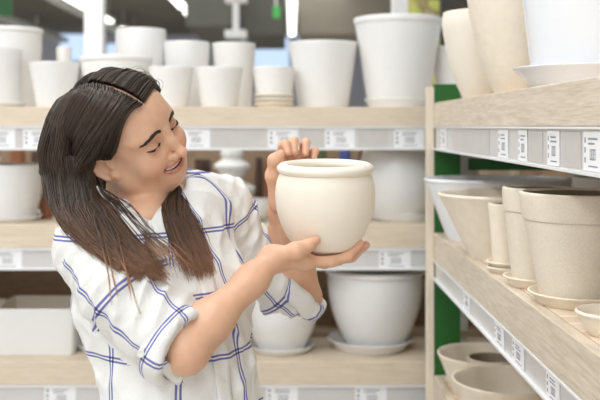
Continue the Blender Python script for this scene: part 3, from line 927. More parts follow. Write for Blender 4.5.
body_lo = np.minimum.reduce([RS, RE, tp(-.17, .1, 0), tp(-.17, -.1, 0)]) - 0.06
me, bv = mesh_sdf('body', B, (-0.46, 1.42, 0.80), (0.16, 1.94, 1.64), 0.0019)


# ------------------------------------------------------------------ skin, lips, eyes
def skin_mat():
    m, nt, b = new_mat('warm_skin')
    at = N(nt, 'ShaderNodeAttribute', attribute_name='tint')
    tc = N(nt, 'ShaderNodeTexCoord'); nz = N(nt, 'ShaderNodeTexNoise', Scale=60.0, Detail=3.0)
    nt.links.new(tc.outputs['Object'], nz.inputs['Vector'])
    mx = N(nt, 'ShaderNodeMix', data_type='RGBA', blend_type='MULTIPLY'); mx.inputs[0].default_value = 1
    r = ramp(nt, [(0.3, (0.93, 0.92, 0.91)), (0.7, (1, 1, 1))])
    nt.links.new(nz.outputs['Fac'], r.inputs['Fac'])
    nt.links.new(at.outputs['Color'], mx.inputs[6]); nt.links.new(r.outputs['Color'], mx.inputs[7])
    nt.links.new(mx.outputs[2], b.inputs['Base Color'])
    b.inputs['Roughness'].default_value = 0.48
    b.inputs['Subsurface Weight'].default_value = 0.12; b.inputs['Subsurface Radius'].default_value = (0.012, 0.005, 0.003)
    b.inputs['Subsurface Scale'].default_value = 0.5
    bp = N(nt, 'ShaderNodeBump', Strength=0.08, Distance=0.001); n2 = N(nt, 'ShaderNodeTexNoise', Scale=700.0)
    nt.links.new(tc.outputs['Object'], n2.inputs['Vector']); nt.links.new(n2.outputs['Fac'], bp.inputs['Height'])
    nt.links.new(bp.outputs['Normal'], b.inputs['Normal'])
    return m


def lin(c): return np.array(s2l(*c))


nv = len(bv)
tint = np.tile(lin((229, 182, 151)), (nv, 1))


def blend(w, c):
    global tint
    tint = tint * (1 - w[:, None]) + lin(c) * w[:, None]


def near(P, r, soft):
    d = np.linalg.norm(bv - P, axis=1); return np.clip((r + soft - d) / soft, 0, 1)


def dchain(pts, rs):
    d = np.full(nv, 1.0)
    for i in range(len(pts) - 1): d = np.minimum(d, d_cap(bv, np.array(pts[i]), np.array(pts[i + 1]), rs[i], rs[i + 1]))
    return d


hm = np.linalg.norm(bv - hp(0, -.05, 0), axis=1) < 0.16
for s in (-1, 1): blend(0.35 * near(hp(s * .042, .004, -.04), .008, .028), (222, 150, 126))
blend(0.3 * near(hp(0, .04, -.038), .006, .016), (222, 152, 130))
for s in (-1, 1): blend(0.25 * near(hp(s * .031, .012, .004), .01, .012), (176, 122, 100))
lipd = np.minimum(dchain(UL, np.array(ULr) + .0006), dchain(LL, np.array(LLr) + .0006))
blend(np.clip((0.0016 - lipd) / .0016, 0, 1) * 0.7, (192, 112, 100))
inm = dchain([mouth(t, -.004) for t in mt], [.0008 + .0035 * (1 - t * t) for t in mt])
blend(np.clip((0.0005 - inm) / .001, 0, 1), (96, 40, 38))
for f in rf + lf + [rt_, lt]: blend(0.35 * near(np.array(f[-1]), .006, .014), (226, 158, 134))
for m in (rm + lm): blend(0.18 * near(np.array(m), .006, .016), (214, 150, 124))
ca = me.color_attributes.new('tint', 'FLOAT_COLOR', 'POINT')
ca.data.foreach_set('color', np.concatenate([tint, np.ones((nv, 1))], 1).astype(np.float32).ravel())
M['skin'] = skin_mat()

WMN = thing('person', 'dark-haired woman in a white checked shirt smiling at the pot she holds up', 'person', BASE)


def wpart(name, me, mat, parent=None):
    parent = parent or WMN
    o = obj(name, me, mat, parent)
    # meshes are written in place coordinates: shift to the empty's origin (only the person itself is offset)
    if parent is WMN: o.location = -BASE
    return o


wpart('body', me, M['skin'])

# eyes (mostly lidded), lashes, brows, teeth
M['eye'] = plain('eye_white', (232, 226, 222), 0.15); M['iris'] = plain('brown_iris', (60, 40, 30), 0.2)
M['lash'] = plain('dark_lash_hair', (44, 30, 26), 0.6); M['brow'] = plain('dark_brow_hair', (62, 44, 36), 0.7)
M['tooth'] = plain('tooth_enamel', (246, 242, 234), 0.25)
for s in (-1, 1):
    c = hp(s * .0310, -.0028, -.0015)
    bm = bmesh.new(); bmesh.ops.create_uvsphere(bm, u_segments=24, v_segments=16, radius=.0122)
    gz = unit(hf * .9 + hs * .05 - hu * .35)
    for f in bm.faces:
        cc = f.calc_center_median(); f.material_index = 1 if np.array(cc) @ gz > .0102 else 0
    bmesh.ops.translate(bm, verts=bm.verts, vec=Vector(c))
    e = bpy.data.meshes.new('eye'); bm.to_mesh(e); bm.free(); e.polygons.foreach_set('use_smooth', [True] * len(e.polygons))
    o = wpart('eye', e, [M['eye'], M['iris']])
    tt = np.linspace(-1.08, .80, 13) * 1.0 if s < 0 else np.linspace(-.80, 1.08, 13)
    lp = np.array([hp(s * .031 + t * .0160, .02, -.0035 - .0030 * (1 - t * t) + .0020) for t in tt])
    lp = np.array([(march(B, p + hf * .01, -hf) if march(B, p + hf * .01, -hf) is not None else p) for p in lp]) + hf * .0006
    wpart('eyelashes', tube('eyelashes', [lp], [[.0007 + .0017 * max(0, 1 - (k_ / 6 - 1) ** 4) for k_ in range(13)]], 6), M['lash'])
    # brow of many short hairs in one strip
    hairs, rads = [], []
    for i in range(150):
        q = rng.random(); w = (1 - q) * .0030 + q * .0018
        a = s * (.013 + .036 * q); cc = .0195 + .0075 * math.sin(PI * min(1, q * 1.05 + .08)) - .004 * q + (rng.random() - .5) * 2 * w
        p0 = hp(a, .03, cc); p1 = hp(a + s * .007, .03, cc + .0016 * (1 - 2 * q) + .001)
        ps = project(B, np.linspace(march(B, p0, -hf) if march(B, p0, -hf) is not None else p0, march(B, p1, -hf) if march(B, p1, -hf) is not None else p1, 4), .0007, 3)
        hairs.append(ps); rads.append([.0005, .0006, .0005, .0002])
    wpart('eyebrow', tube('eyebrow', hairs, rads, 4), M['brow'])
tpts = [mouth(t * .9, -.0042, .0022) for t in mt]
V, Q = [], []
for i, t in enumerate(np.linspace(-.74, .80, 25)):
    z0 = -.0008 - .0036 * (1 - t * t); gap = .0004 if i % 3 == 0 else 0
    for (db, dc) in ((-.0036 - gap, .0045), (-.0034 - gap, z0), (-.0075, z0), (-.0075, .0045)): V.append(mouth(t, db, dc))
for i in range(24):
    for j in range(4): Q.append((4 * i + j, 4 * i + (j + 1) % 4, 4 * i + 4 + (j + 1) % 4, 4 * i + 4 + j))
wpart('teeth', np_mesh('teeth', np.array(V), np.array(Q)), M['tooth'])
bm = bmesh.new(); bmesh.ops.create_uvsphere(bm, u_segments=12, v_segments=8, radius=.0019)
ep = project(B, [LOBE], .001)[0]
bmesh.ops.translate(bm, verts=bm.verts, vec=Vector(ep))
e = bpy.data.meshes.new('earring'); bm.to_mesh(e); bm.free()
wpart('earring', e, plain('gold_metal', (220, 180, 110), 0.25, metal=1.0))

# ------------------------------------------------------------------ the shirt
RC = WP(181, 350, 1.487); RN = unit((0.86, -0.40, -0.31))     # right sleeve opening: centre and facing
LC = WP(304, 288, 1.862); LN = unit((0.60, 0.0, 0.66))
RSL = [RS, WP(122, 288, 1.53), WP(153, 324, 1.508), RC + RN * .05]; RSR = [.060, .066, .058, .047]
LSL = [LS, WP(246, 256, 1.83), WP(285, 291, 1.862), LC + LN * .05]; LSR = [.055, .056, .053, .047]


def folds(P, dirs, amp, seed):
    r = np.random.default_rng(seed); o = np.zeros(len(P))
    w = np.stack([np.sin(P @ r.normal(size=3) * 11 + r.random() * 6) for _ in range(3)], 1)
    for d, lam, a in dirs:
        ph = P @ unit(d) * 2 * PI / lam + 1.3 * w[:, 0] + 0.9 * w[:, 1] + r.random() * 6
        m = 0.5 + 0.5 * np.sin(P @ r.normal(size=3) * 14 + w[:, 2] * 1.5 + r.random() * 6)
        o += a * (1 - np.abs(np.sin(ph)) * 1.6) * m
    return o * amp


def d_torso(P):
    d = d_ell(P, tp(0, 0.004, 1.205), TR, np.array((.172, .126, .18)))
    d = smin(d, d_ell(P, tp(0, 0.012, 1.03), TR, np.array((.146, .124, .24))), .06)
    d = smin(d, d_ell(P, tp(0, 0.010, 0.90), TR, np.array((.156, .132, .22))), .05)
    for S in (RS, LS):
        m = MID * .5 + S * .5 + (0, 0, .016 if S is LS else -.018)
        d = smin(d, d_cap(P, S, m, .058, .058), .05); d = smin(d, d_cap(P, m, NB + (0, 0, -.045), .058, .052), .05)
    for s in (-1, 1): d = smin(d, d_cap(P, tp(s * .07, .075, 1.19), tp(s * .066, .082, 1.185), .066, .066), .04)
    d = d - folds(P, [((.3, .2, 1), .11, .55), (tl * .9 + tu * .5, .085, .6), (tl - tu * .7, .12, .5), (tl, .07, .35)], .0062, 3)
    return d


def d_sleeve(P, pts, rs, seed):
    d = np.full(len(P), 1.0)
    for i in range(len(pts) - 1): d = smin(d, d_cap(P, pts[i], pts[i + 1], rs[i], rs[i + 1]), .03)
    ax = unit(pts[-1] - pts[0])
    d = d - folds(P, [(ax + np.array((.5, 0, .4)), .065, .7), (ax - np.array((.3, .4, -.5)), .09, .6), (ax, .05, .35)], .0075, seed)
    return d


def shirt_parts(P):
    P = np.asarray(P, float)
    t = d_torso(P)
    t = smax(t, P[:, 2] * -1 + 0.80, 0.004)
    # neckline: opening around the neck and a short V at the front
    nk = d_cap(P, NB + tf * .008, hp(0, -.06, -.07), .067, .082)
    v = smin(d_cap(P, tp(-.008, .05, 1.345), tp(-.012, .105, 1.275), .060, .018), nk, .02)
    v = smin(v, d_cap(P, NB - (0, 0, .004), WP(147, 207, 1.600), .058, .024), .02)
    v = smin(v, d_cap(P, WP(147, 207, 1.600), WP(159, 236, 1.585), .022, .006), .012)
    t = smax(t, -v, .004)
    out = [t]
    for pts, rs, C, Nn, sd in ((RSL, RSR, RC, RN, 5), (LSL, LSR, LC, LN, 8)):
        d = d_sleeve(P, pts, rs, sd)
        pl = (P - C) @ Nn
        d = smax(d, -np.maximum(-pl, np.linalg.norm(P - C, axis=1) - .115), .003)
        inner = d_cap(P, C - Nn * .06, C + Nn * .05, rs[-1] * .80, rs[-1] * .93)
        d = smax(d, -inner, .003)
        out.append(d)
    return out


def shirt(P):
    o = shirt_parts(P)
    return smin(smin(o[0], o[1], .028), o[2], .028)


ms, sv = mesh_sdf('shirt', shirt, (-0.47, 1.36, 0.78), (0.17, 2.02, 1.46), 0.0034, 10, 2.2)


def sleeve_uv(P, pts):
    """length along the sleeve and angle about it, blended so the joints leave no jump"""
    tot = unit(pts[-1] - pts[0]); u = unit(np.cross(tot, (0, 0, 1.0))); v = np.cross(tot, u)
    W = np.zeros(len(P)); s = np.zeros(len(P)); C = np.zeros((len(P), 3)); acc = 0.0
    for i in range(len(pts) - 1):
        a, b = pts[i], pts[i + 1]; L = np.linalg.norm(b - a); ax = (b - a) / L
        h = (P - a) @ ax
        lo_ = -9 if i == 0 else 0; hi_ = 9 if i == len(pts) - 2 else L
        hc = np.clip(h, lo_, hi_)
        c = a + np.outer(hc, ax); d = np.linalg.norm(P - c, axis=1)
        w = np.exp(-d / .008); W += w; s += w * (acc + hc); C += w[:, None] * c; acc += L
    q = P - C / W[:, None]
    return s / W, np.arctan2(q @ v, q @ u)


def shirt_uv(mesh, verts, parts=None):
    nl = len(mesh.loops); vi = np.empty(nl, np.int32); mesh.loops.foreach_get('vertex_index', vi)
    k = 4; q = vi.reshape(-1, k)
    if parts is None:
        dd = np.stack(shirt_parts(verts), 1); g = np.zeros(len(verts), int)
        for i, pts in ((1, RSL), (2, LSL)):
            ax = unit(pts[1] - pts[0]); m = ((verts - pts[0]) @ ax > .012) & (dd[:, i] < dd[:, 0] + .018); g[m] = i
    else: g = np.full(len(verts), parts)
    fg = np.round(np.median(g[q], axis=1)).astype(int)
    UV = np.zeros((3, len(verts), 2)); ANG = np.zeros((3, len(verts)))
    rel = verts - SP; l, f = rel @ tl, rel @ tf
    ang = np.arctan2(l, f); ANG[0] = ang; UV[0] = np.stack([ang * .155, verts[:, 2]], 1)
    for i, pts in ((1, RSL), (2, LSL)):
        s, a = sleeve_uv(verts, pts); ANG[i] = a; UV[i] = np.stack([a * .068, s], 1)
    RADS = np.array([.155, .068, .068])
    out = UV[np.repeat(fg, k), vi].copy()
    A = ANG[np.repeat(fg, k), vi].reshape(-1, k)
    wrap = (A.max(1) - A.min(1)) > PI
    A2 = np.where(wrap[:, None] & (A < 0), A + 2 * PI, A)
    out[:, 0] = (A2 * RADS[fg][:, None]).ravel()
    # sleeve cloth is cut on its own grid
    uvl = mesh.uv_layers.new(name='cloth'); off = np.array([[0.02, -.01], [0.035, 0.045], [0.01, 0.03]])
    uvl.data.foreach_set('uv', (out + off[np.repeat(fg, k)]).astype(np.float32).ravel())


shirt_uv(ms, sv)


def plaid_mat():
    m, nt, b = new_mat('white_blue_check_cotton')
    uv = N(nt, 'ShaderNodeUVMap', uv_map='cloth'); sep = N(nt, 'ShaderNodeSeparateXYZ')
    nt.links.new(uv.outputs['UV'], sep.inputs[0])
    facs = []
    for ax in ('X', 'Y'):
        d = N(nt, 'ShaderNodeMath', operation='DIVIDE'); d.inputs[1].default_value = PLAID
        nt.links.new(sep.outputs[ax], d.inputs[0])
        fr = N(nt, 'ShaderNodeMath', operation='FRACT'); nt.links.new(d.outputs[0], fr.inputs[0])
        sb = N(nt, 'ShaderNodeMath', operation='SUBTRACT'); sb.inputs[1].default_value = 0.5; nt.links.new(fr.outputs[0], sb.inputs[0])
        ab = N(nt, 'ShaderNodeMath', operation='ABSOLUTE'); nt.links.new(sb.outputs[0], ab.inputs[0])
        s2 = N(nt, 'ShaderNodeMath', operation='SUBTRACT'); s2.inputs[1].default_value = 0.0031 / PLAID; nt.links.new(ab.outputs[0], s2.inputs[0])
        a2 = N(nt, 'ShaderNodeMath', operation='ABSOLUTE'); nt.links.new(s2.outputs[0], a2.inputs[0])
        mr = N(nt, 'ShaderNodeMapRange'); mr.inputs[1].default_value = 0.0011 / PLAID; mr.inputs[2].default_value = 0.0022 / PLAID
        mr.inputs[3].default_value = 1; mr.inputs[4].default_value = 0
        nt.links.new(a2.outputs[0], mr.inputs[0]); facs.append(mr)
    mx = N(nt, 'ShaderNodeMath', operation='MULTIPLY_ADD'); mx.inputs[1].default_value = 0.74
    ad = N(nt, 'ShaderNodeMath', operation='MULTIPLY'); ad.inputs[1].default_value = 0.74
    nt.links.new(facs[0].outputs[0], ad.inputs[0]); nt.links.new(facs[1].outputs[0], mx.inputs[0]); nt.links.new(ad.outputs[0], mx.inputs[2])
    r = ramp(nt, [(0.0, s2l(234, 233, 229)), (0.74, s2l(100, 102, 168)), (1.0, s2l(52, 52, 96))])
    nt.links.new(mx.outputs[0], r.inputs['Fac']); nt.links.new(r.outputs['Color'], b.inputs['Base Color'])
    b.inputs['Roughness'].default_value = 0.85; b.inputs['Sheen Weight'].default_value = 0.15
    tc = N(nt, 'ShaderNodeTexCoord'); n1 = N(nt, 'ShaderNodeTexNoise', Scale=26.0, Detail=5.0, Distortion=0.8)
    nt.links.new(tc.outputs['Object'], n1.inputs['Vector'])
    bp = N(nt, 'ShaderNodeBump', Strength=0.6, Distance=0.007); nt.links.new(n1.outputs['Fac'], bp.inputs['Height'])
    nt.links.new(bp.outputs['Normal'], b.inputs['Normal'])
    return m


PLAID = 0.104
M['plaid'] = plaid_mat(); M['button'] = plain('pearl_button', (236, 232, 222), 0.25)
SHIRT = wpart('shirt', ms, M['plaid'])
SHIRT['label'] = 'white shirt with thin double blue check lines, sleeves rolled to the elbow'


def grid_mesh(name, G, closed_u=False, thick=0.0):
    """G[i][j] points; solid sheet of the given thickness"""
    G = np.asarray(G, float); nu, nw = G.shape[:2]
    du = np.gradient(G, axis=0); dw = np.gradient(G, axis=1)
    if closed_u: du = (np.roll(G, -1, 0) - np.roll(G, 1, 0))
    nn = np.cross(du, dw); nn /= np.maximum(np.linalg.norm(nn, axis=2, keepdims=True), 1e-9)
    A = (G + nn * thick / 2).reshape(-1, 3); Bq = (G - nn * thick / 2).reshape(-1, 3)
    V = np.concatenate([A, Bq]); Q = []; n = nu * nw
    ru_ = range(nu) if closed_u else range(nu - 1)
    for i in ru_:
        for j in range(nw - 1):
            i2 = (i + 1) % nu
            a, b_, c_, d_ = i * nw + j, i2 * nw + j, i2 * nw + j + 1, i * nw + j + 1
            Q.append((a, b_, c_, d_)); Q.append((d_ + n, c_ + n, b_ + n, a + n))
        for j, fl in ((0, 0), (nw - 1, 1)):
            a, b_ = i * nw + j, ((i + 1) % nu) * nw + j
            Q.append((a, a + n, b_ + n, b_) if not fl else (b_, b_ + n, a + n, a))
    if not closed_u:
        for i, fl in ((0, 1), (nu - 1, 0)):
            for j in range(nw - 1):
                a, b_ = i * nw + j, i * nw + j + 1
                Q.append((a, a + n, b_ + n, b_) if not fl else (b_, b_ + n, a + n, a))
    return np_mesh(name, V, np.array(Q)), V


def sheet(name, G, parent, part, mat='plaid', closed_u=False, thick=0.002):
    m_, V = grid_mesh(name, G, closed_u, thick)
    if part is not None: shirt_uv(m_, V, part)
    return wpart(name, m_, M[mat], parent)


# rolled cuffs: a band around each sleeve end
for C, Nn, rad, part, sd in ((RC, RN, .0585, 1, 1), (LC, LN, .054, 2, 2)):
    u = unit(np.cross(Nn, (0, 0, 1))); v = np.cross(Nn, u); G = []
    for i in range(64):
        a = 2 * PI * i / 64; wob = .0025 * math.sin(3 * a + sd) + .0015 * math.sin(7 * a)
        row = []
        for (t, r) in ((-.038, .0015), (-.034, .006), (-.02, .0075), (-.006, .0065), (.001, .004), (.003, 0), (.000, -.005), (-.012, -.0075), (-.03, -.0075)):
            row.append(C + Nn * (t + wob) + (rad + r * 1.35 + wob) * (math.cos(a) * u + math.sin(a) * v))
        G.append(row)
    sheet('cuff', G, SHIRT, part, closed_u=True)
# roll-up tab with its button on the near sleeve
tpx = [(139, 350), (150, 356), (163, 364), (176, 373), (183, 378)]
Gt = []
for i, (px, py) in enumerate(tpx):
    row = []
    for o_ in (-6.5, -2, 2, 6.5):
        h_ = ray_hit(shirt, px + o_ * .45, py - o_ * .85)
        h_ = h_ if h_ is not None else WP(px, py, 1.46)
        row.append(h_ + np.array([0, -.009 - (.006 if i > 2 else 0), 0]))
    Gt.append(row)
Gt = np.array([cr(np.array(Gt)[:, j], 14) for j in range(4)]).transpose(1, 0, 2)
sheet('sleeve_tab', Gt, SHIRT, 1, thick=.003)


def button(p, n, r=.0058):
    n = unit(n); bm = bmesh.new()
    prof = smooth_profile([(0, 0, 1), (r, 0, 1), (r, .0014), (r * .8, .002), (r * .6, .0013), (0, .0013, 1)], 3)
    b2 = lathe(prof, 24)
    q = Vector((0, 0, 1)).rotation_difference(Vector(n)).to_matrix().to_4x4(); q.translation = Vector(p)
    bmesh.ops.transform(b2, matrix=q, verts=b2.verts); bm.free()
    e = bpy.data.meshes.new('button'); b2.to_mesh(e); b2.free()
    e.polygons.foreach_set('use_smooth', [True] * len(e.polygons)); e.set_sharp_from_angle(angle=.7)
    return wpart('button', e, M['button'], SHIRT)


h_ = ray_hit(shirt, 142, 352)
if h_ is not None: button(h_ + np.array([0, -.012, 0]), (0.1, -1, 0.1))
# placket down the front
torso_only = lambda P: shirt_parts(P)[0]
zs = np.linspace(1.255, 0.815, 30); G = []
for z in zs:
    row = []
    for dl in (-.0165, -.008, 0, .008, .0165):
        h_ = march(torso_only, tp(-.008 + dl, .30, z), -tf); row.append(h_ if h_ is not None else tp(-.008 + dl, .14, z))
    G.append(row)
G = np.array(G); G[:, :, :] += tf * .0022
for _ in range(2): G[1:-1] = (G[:-2] + 2 * G[1:-1] + G[2:]) / 4
sheet('placket', G, SHIRT, 0, thick=.0025)
for z in (1.235, 1.150, 1.065, 0.985, 0.905):
    i = int(np.argmin(np.abs(zs - z))); button(G[i, 2] + tf * .0015, tf)
# collar: two turned-down leaves along the neck opening
cloth_skin = lambda P: np.minimum(shirt(P), B(P))
for fold, edge in (([(97, 186), (102, 196), (113, 206), (128, 214), (147, 224)], [(84, 200), (86, 214), (98, 231), (116, 243), (143, 250)]),
                   ([(152, 225), (159, 215), (167, 207), (175, 200)], [(163, 252), (179, 242), (188, 226), (192, 210)])):
    G = []
    for (fx, fy), (ex, ey) in zip(fold, edge):
        row = []
        for t, up_ in ((-.12, .000), (-.03, .005), (.06, .008), (.3, .0075), (.6, .006), (.85, .0045), (1.0, .004)):
            h_ = ray_hit(cloth_skin, fx + (ex - fx) * t, fy + (ey - fy) * t)
            h_ = h_ if h_ is not None else WP(fx, fy, 1.6)
            row.append(h_ + unit(CAM - h_) * up_)
        G.append(row)
    G = np.array(G); Gs = np.array([cr(G[:, k_], 22) for k_ in range(G.shape[1])]).transpose(1, 0, 2)
    for _ in range(3): Gs[1:-1] = (Gs[:-2] + 2 * Gs[1:-1] + Gs[2:]) / 4; Gs[:, 1:-1] = (Gs[:, :-2] + 2 * Gs[:, 1:-1] + Gs[:, 2:]) / 4
    sheet('collar', Gs, SHIRT, 0, thick=.0025)

# ------------------------------------------------------------------ trousers and shoes (below the picture)
M['denim'] = plain('blue_denim', (58, 70, 98), 0.85, noise=0.12, scale=60, bump=0.2); M['shoe'] = plain('white_shoe_leather', (226, 224, 220), 0.5); M['sole'] = plain('rubber_sole', (200, 196, 190), 0.7)
T = Sculpt()
T.ell(tp(0, 0, .87), TR, (.165, .118, .115), .03)
for s in (-1, 1):
    hip, kn, an = tp(s * .085, 0, .82), tp(s * .10, .02, .47), tp(s * .105, 0, .085)
    T.chain([hip, kn, an], [.088, .058, .05], .04)
mtz, _ = mesh_sdf('trousers', lambda P: smax(T(P), .045 - P[:, 2].astype(np.float32), .003), (-0.52, 1.40, 0.02), (0.1, 2.0, 1.0), .008, 8)
wpart('trousers', mtz, M['denim'])
for s in (-1, 1):
    K = Sculpt(); a = tp(s * .105, -.03, .04); t_ = tp(s * .12, .15, .03)
    K.chain([a, tp(s * .112, .06, .042), t_], [.038, .042, .034], .03); K.cap(a, a + (0, 0, .07), .042, .045, .03)
    mk, _ = mesh_sdf('shoe', lambda P: smax(K(P), .012 - P[:, 2].astype(np.float32), .003), (-0.5, 1.35, -.01), (0.15, 2.05, .14), .006, 8)
    so = wpart('shoe', mk, M['shoe'])
    K2 = Sculpt(); K2.chain([a * (1, 1, 0) + (0, 0, .006), tp(s * .112, .06, .006), t_ * (1, 1, 0) + (0, 0, .006)], [.04, .044, .036], .02)
    mk, _ = mesh_sdf('sole', lambda P: smax(smax(K2(P), P[:, 2].astype(np.float32) - .013, .002), -P[:, 2].astype(np.float32), .0), (-0.5, 1.35, -.012), (0.15, 2.05, .03), .005, 6)
    wpart('sole', mk, M['sole'], so)

# ------------------------------------------------------------------ hair
CC = np.array([0, -.078, .032]); CRAD = np.array([.073, .096, .081])


def scalp(dv, off):
    dv = np.asarray(dv, float); dv = dv / np.linalg.norm(dv, axis=-1, keepdims=True)
    q = CC + dv * (CRAD + off)
    return EY + q @ HR


def part_dir(q):                                   # q 0 at the forehead, 1 at the crown behind
    al = math.radians(60 - 128 * q); return np.array([0.0, math.sin(al), math.cos(al)])


def slerp(a, b, t):
    a = a / np.linalg.norm(a); b = b / np.linalg.norm(b)
    w = math.acos(max(-1, min(1, a @ b)))
    return (math.sin((1 - t) * w) * a + math.sin(t * w) * b) / math.sin(w)


def cloth_or_skin(P): return np.minimum(shirt(P), B(P))


def px_of(P): return CX + FPX * P[0] / P[1], CY - FPX * (P[2] - EYE) / P[1]


strands, srad, shue = [], [], []


def add_strand(ctrl, off, n=22, r=.0009, hue=0.0, tip=1.0, scalp_n=0):
    pts = cr(ctrl, n * 2)
    cut = 1 - .20 * rng.random() ** 2.2 if n >= 28 else 1.0
    pts = pts[np.round(np.linspace(0, (len(pts) - 1) * cut, n)).astype(int)]
    strands.append(pts); srad.append(r); shue.append((hue, tip))


def fall_guides(rows):
    """rows: list of guides, each a list of (px, py, Y) -> array [guide][k][3]"""
    return np.array([[WP(*p) for p in g] for g in rows])


def interp_guides(G, j):
    x = j * (len(G) - 1); i = min(int(x), len(G) - 2); f = x - i
    return G[i] * (1 - f) + G[i + 1] * f


# scalp guides in head coordinates (left, forward, up), from the parting to behind the ear
HG = {-1: [[(-.018, .003, .079), (-.036, -.006, .080), (-.058, -.018, .062), (-.077, -.055, .002), (-.081, -.100, .010)],
           [(-.0185, -.085, .114), (-.042, -.095, .103), (-.066, -.106, .070), (-.077, -.116, .036), (-.078, -.126, .002)],
           [(-.013, -.166, .066), (-.020, -.172, .055), (-.036, -.170, .034), (-.046, -.165, .010), (-.050, -.156, -.020)]],
      1: [[(-.012, .004, .080), (.036, -.004, .080), (.064, -.028, .046), (.0765, -.060, .010), (.076, -.078, -.035)],
          [(-.0115, -.085, .116), (.042, -.090, .103), (.066, -.098, .070), (.077, -.104, .025), (.074, -.104, -.030)],
          [(-.007, -.167, .066), (.022, -.170, .055), (.045, -.160, .034), (.060, -.145, .005), (.060, -.130, -.035)]]}
HG = {k: np.array(v) for k, v in HG.items()}


def head_path(sd, q, off):
    g = interp_guides(HG[sd], q); out = []
    for i, p in enumerate(g):
        dv = (p - CC) / CRAD; out.append(scalp(dv, off * min(1, .25 + .45 * i)))
    return out


def on_head(px, py, Yv, off):
    h_ = ray_hit(B, px, py)
    if h_ is None or h_[1] > 1.75: return WP(px, py, Yv)
    return push_out(B, h_[None], off)[0]


ROOT_Q = (0, .2, .4, .6, .8, 1.0)
# (px, py, depth where the head is not behind it) down to the level of the ear, then over the shoulder
NHEAD = [None,
         [(121, 104, 1.55), (106, 126, 1.56), (94, 146, 1.57), (88, 162, 1.58)],
         [(104, 98, 1.56), (92, 120, 1.56), (83, 143, 1.57), (78, 162, 1.58)],
         [(88, 94, 1.58), (76, 117, 1.57), (68, 140, 1.575), (64, 160, 1.58)],
         [(75, 93, 1.61), (61, 114, 1.60), (54, 137, 1.595), (50, 156, 1.60)],
         [(65, 97, 1.66), (52, 117, 1.65), (46, 137, 1.64), (43, 154, 1.63)]]
NEAR = fall_guides([
    [(91, 176, 1.605), (99, 196, 1.585), (114, 222, 1.540), (142, 257, 1.500), (168, 279, 1.490)],
    [(86, 182, 1.590), (94, 208, 1.555), (110, 237, 1.510), (134, 264, 1.485), (153, 281, 1.478)],
    [(77, 184, 1.580), (83, 213, 1.540), (100, 243, 1.495), (121, 266, 1.478), (137, 281, 1.472)],
    [(63, 182, 1.585), (68, 212, 1.545), (85, 240, 1.505), (106, 261, 1.482), (121, 274, 1.472)],
    [(49, 178, 1.605), (54, 204, 1.575), (71, 231, 1.530), (92, 251, 1.500), (110, 267, 1.480)],
    [(42, 172, 1.630), (47, 198, 1.605), (60, 221, 1.565), (79, 240, 1.530), (98, 257, 1.500)]])


def near_ctrl(q, off):
    fr = np.array(head_path(-1, 0.0, off))                    # front lock, tucked behind the ear
    x = q * 5; i = min(int(x), 4); f = x - i; rows = []
    for g in (i, i + 1):
        if g == 0: rows.append(fr[1:])
        else: rows.append(np.array([NHC[g][k] + NHN[g][k] * (off - .006) for k in range(4)]))
    root = head_path(-1, q, off)[0]
    return np.concatenate([[root], rows[0] * (1 - f) + rows[1] * f, interp_guides(NEAR, q)])


NHC = [None] + [np.array([on_head(*p, .012 + .003 * k) for k, p in enumerate(g)]) for g in NHEAD[1:]]
NHN = [None] + [np.array([unit((c - hp(*CC)) * (1, 1, .3) + np.array((-.0, -.03, 0))) for c in g]) for g in NHC[1:]]
for clump in range(210):
    q0 = rng.random(); layer = rng.random()
    for s_ in range(18):
        q = min(1, max(0, q0 + rng.normal() * .010)); off = .0055 + .011 * layer + rng.normal() * .0010
        c_ = near_ctrl(q, off)
        back = abs(rng.normal()) * .015
        c_[3:] += rng.normal(size=3) * .0016 + back * np.array([.15 if q > .7 else 0, 1.0, 0]) * np.clip(np.arange(len(c_) - 3) / 2, .3, 1)[:, None]
        c_[-1] = c_[-2] + (c_[-1] - c_[-2]) * (.25 + .95 * rng.random() ** .7) + rng.normal(size=3) * .003
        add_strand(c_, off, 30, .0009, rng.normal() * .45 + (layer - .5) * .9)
# far side: over the top and away from the camera, then out under the chin
FAR0 = [[(158, 190, 1.720), (161, 207, 0), (166, 232, 0), (176, 256, 0), (183, 276, 0)],
        [(165, 188, 1.735), (170, 207, 0), (178, 232, 0), (189, 256, 0), (196, 277, 0)],
        [(171, 186, 1.750), (179, 207, 0), (189, 230, 0), (200, 254, 0), (207, 275, 0)],
        [(176, 186, 1.760), (186, 206, 0), (196, 228, 0), (207, 250, 0), (214, 270, 0)]]
FARL = []
for g in FAR0:
    r_ = []
    for px, py, Yv in g:
        if Yv == 0:
            h_ = ray_hit(cloth_or_skin, px, py); Yv = (h_[1] if h_ is not None else 1.6) - .010
        r_.append((px, py, Yv))
    FARL.append(r_)
FAR = fall_guides(FARL)
for clump in range(130):
    q0 = rng.random(); layer = rng.random()
    for s_ in range(16):
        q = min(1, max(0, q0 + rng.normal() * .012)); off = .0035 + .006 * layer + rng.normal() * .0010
        head = head_path(1, q, off)
        fall = interp_guides(FAR, (1 - q) * .85 + .15 * rng.random()).copy() + rng.normal(size=3) * .0020 + abs(rng.normal()) * .010 * np.array([0, 1.0, 0])
        fall[-1] = fall[-2] + (fall[-1] - fall[-2]) * (.15 + 1.05 * rng.random() ** .7) + rng.normal(size=3) * .003
        add_strand(np.array(head + list(fall)), off, 28, .0008, rng.normal() * .45 + (layer - .5) * .9, 1.03)
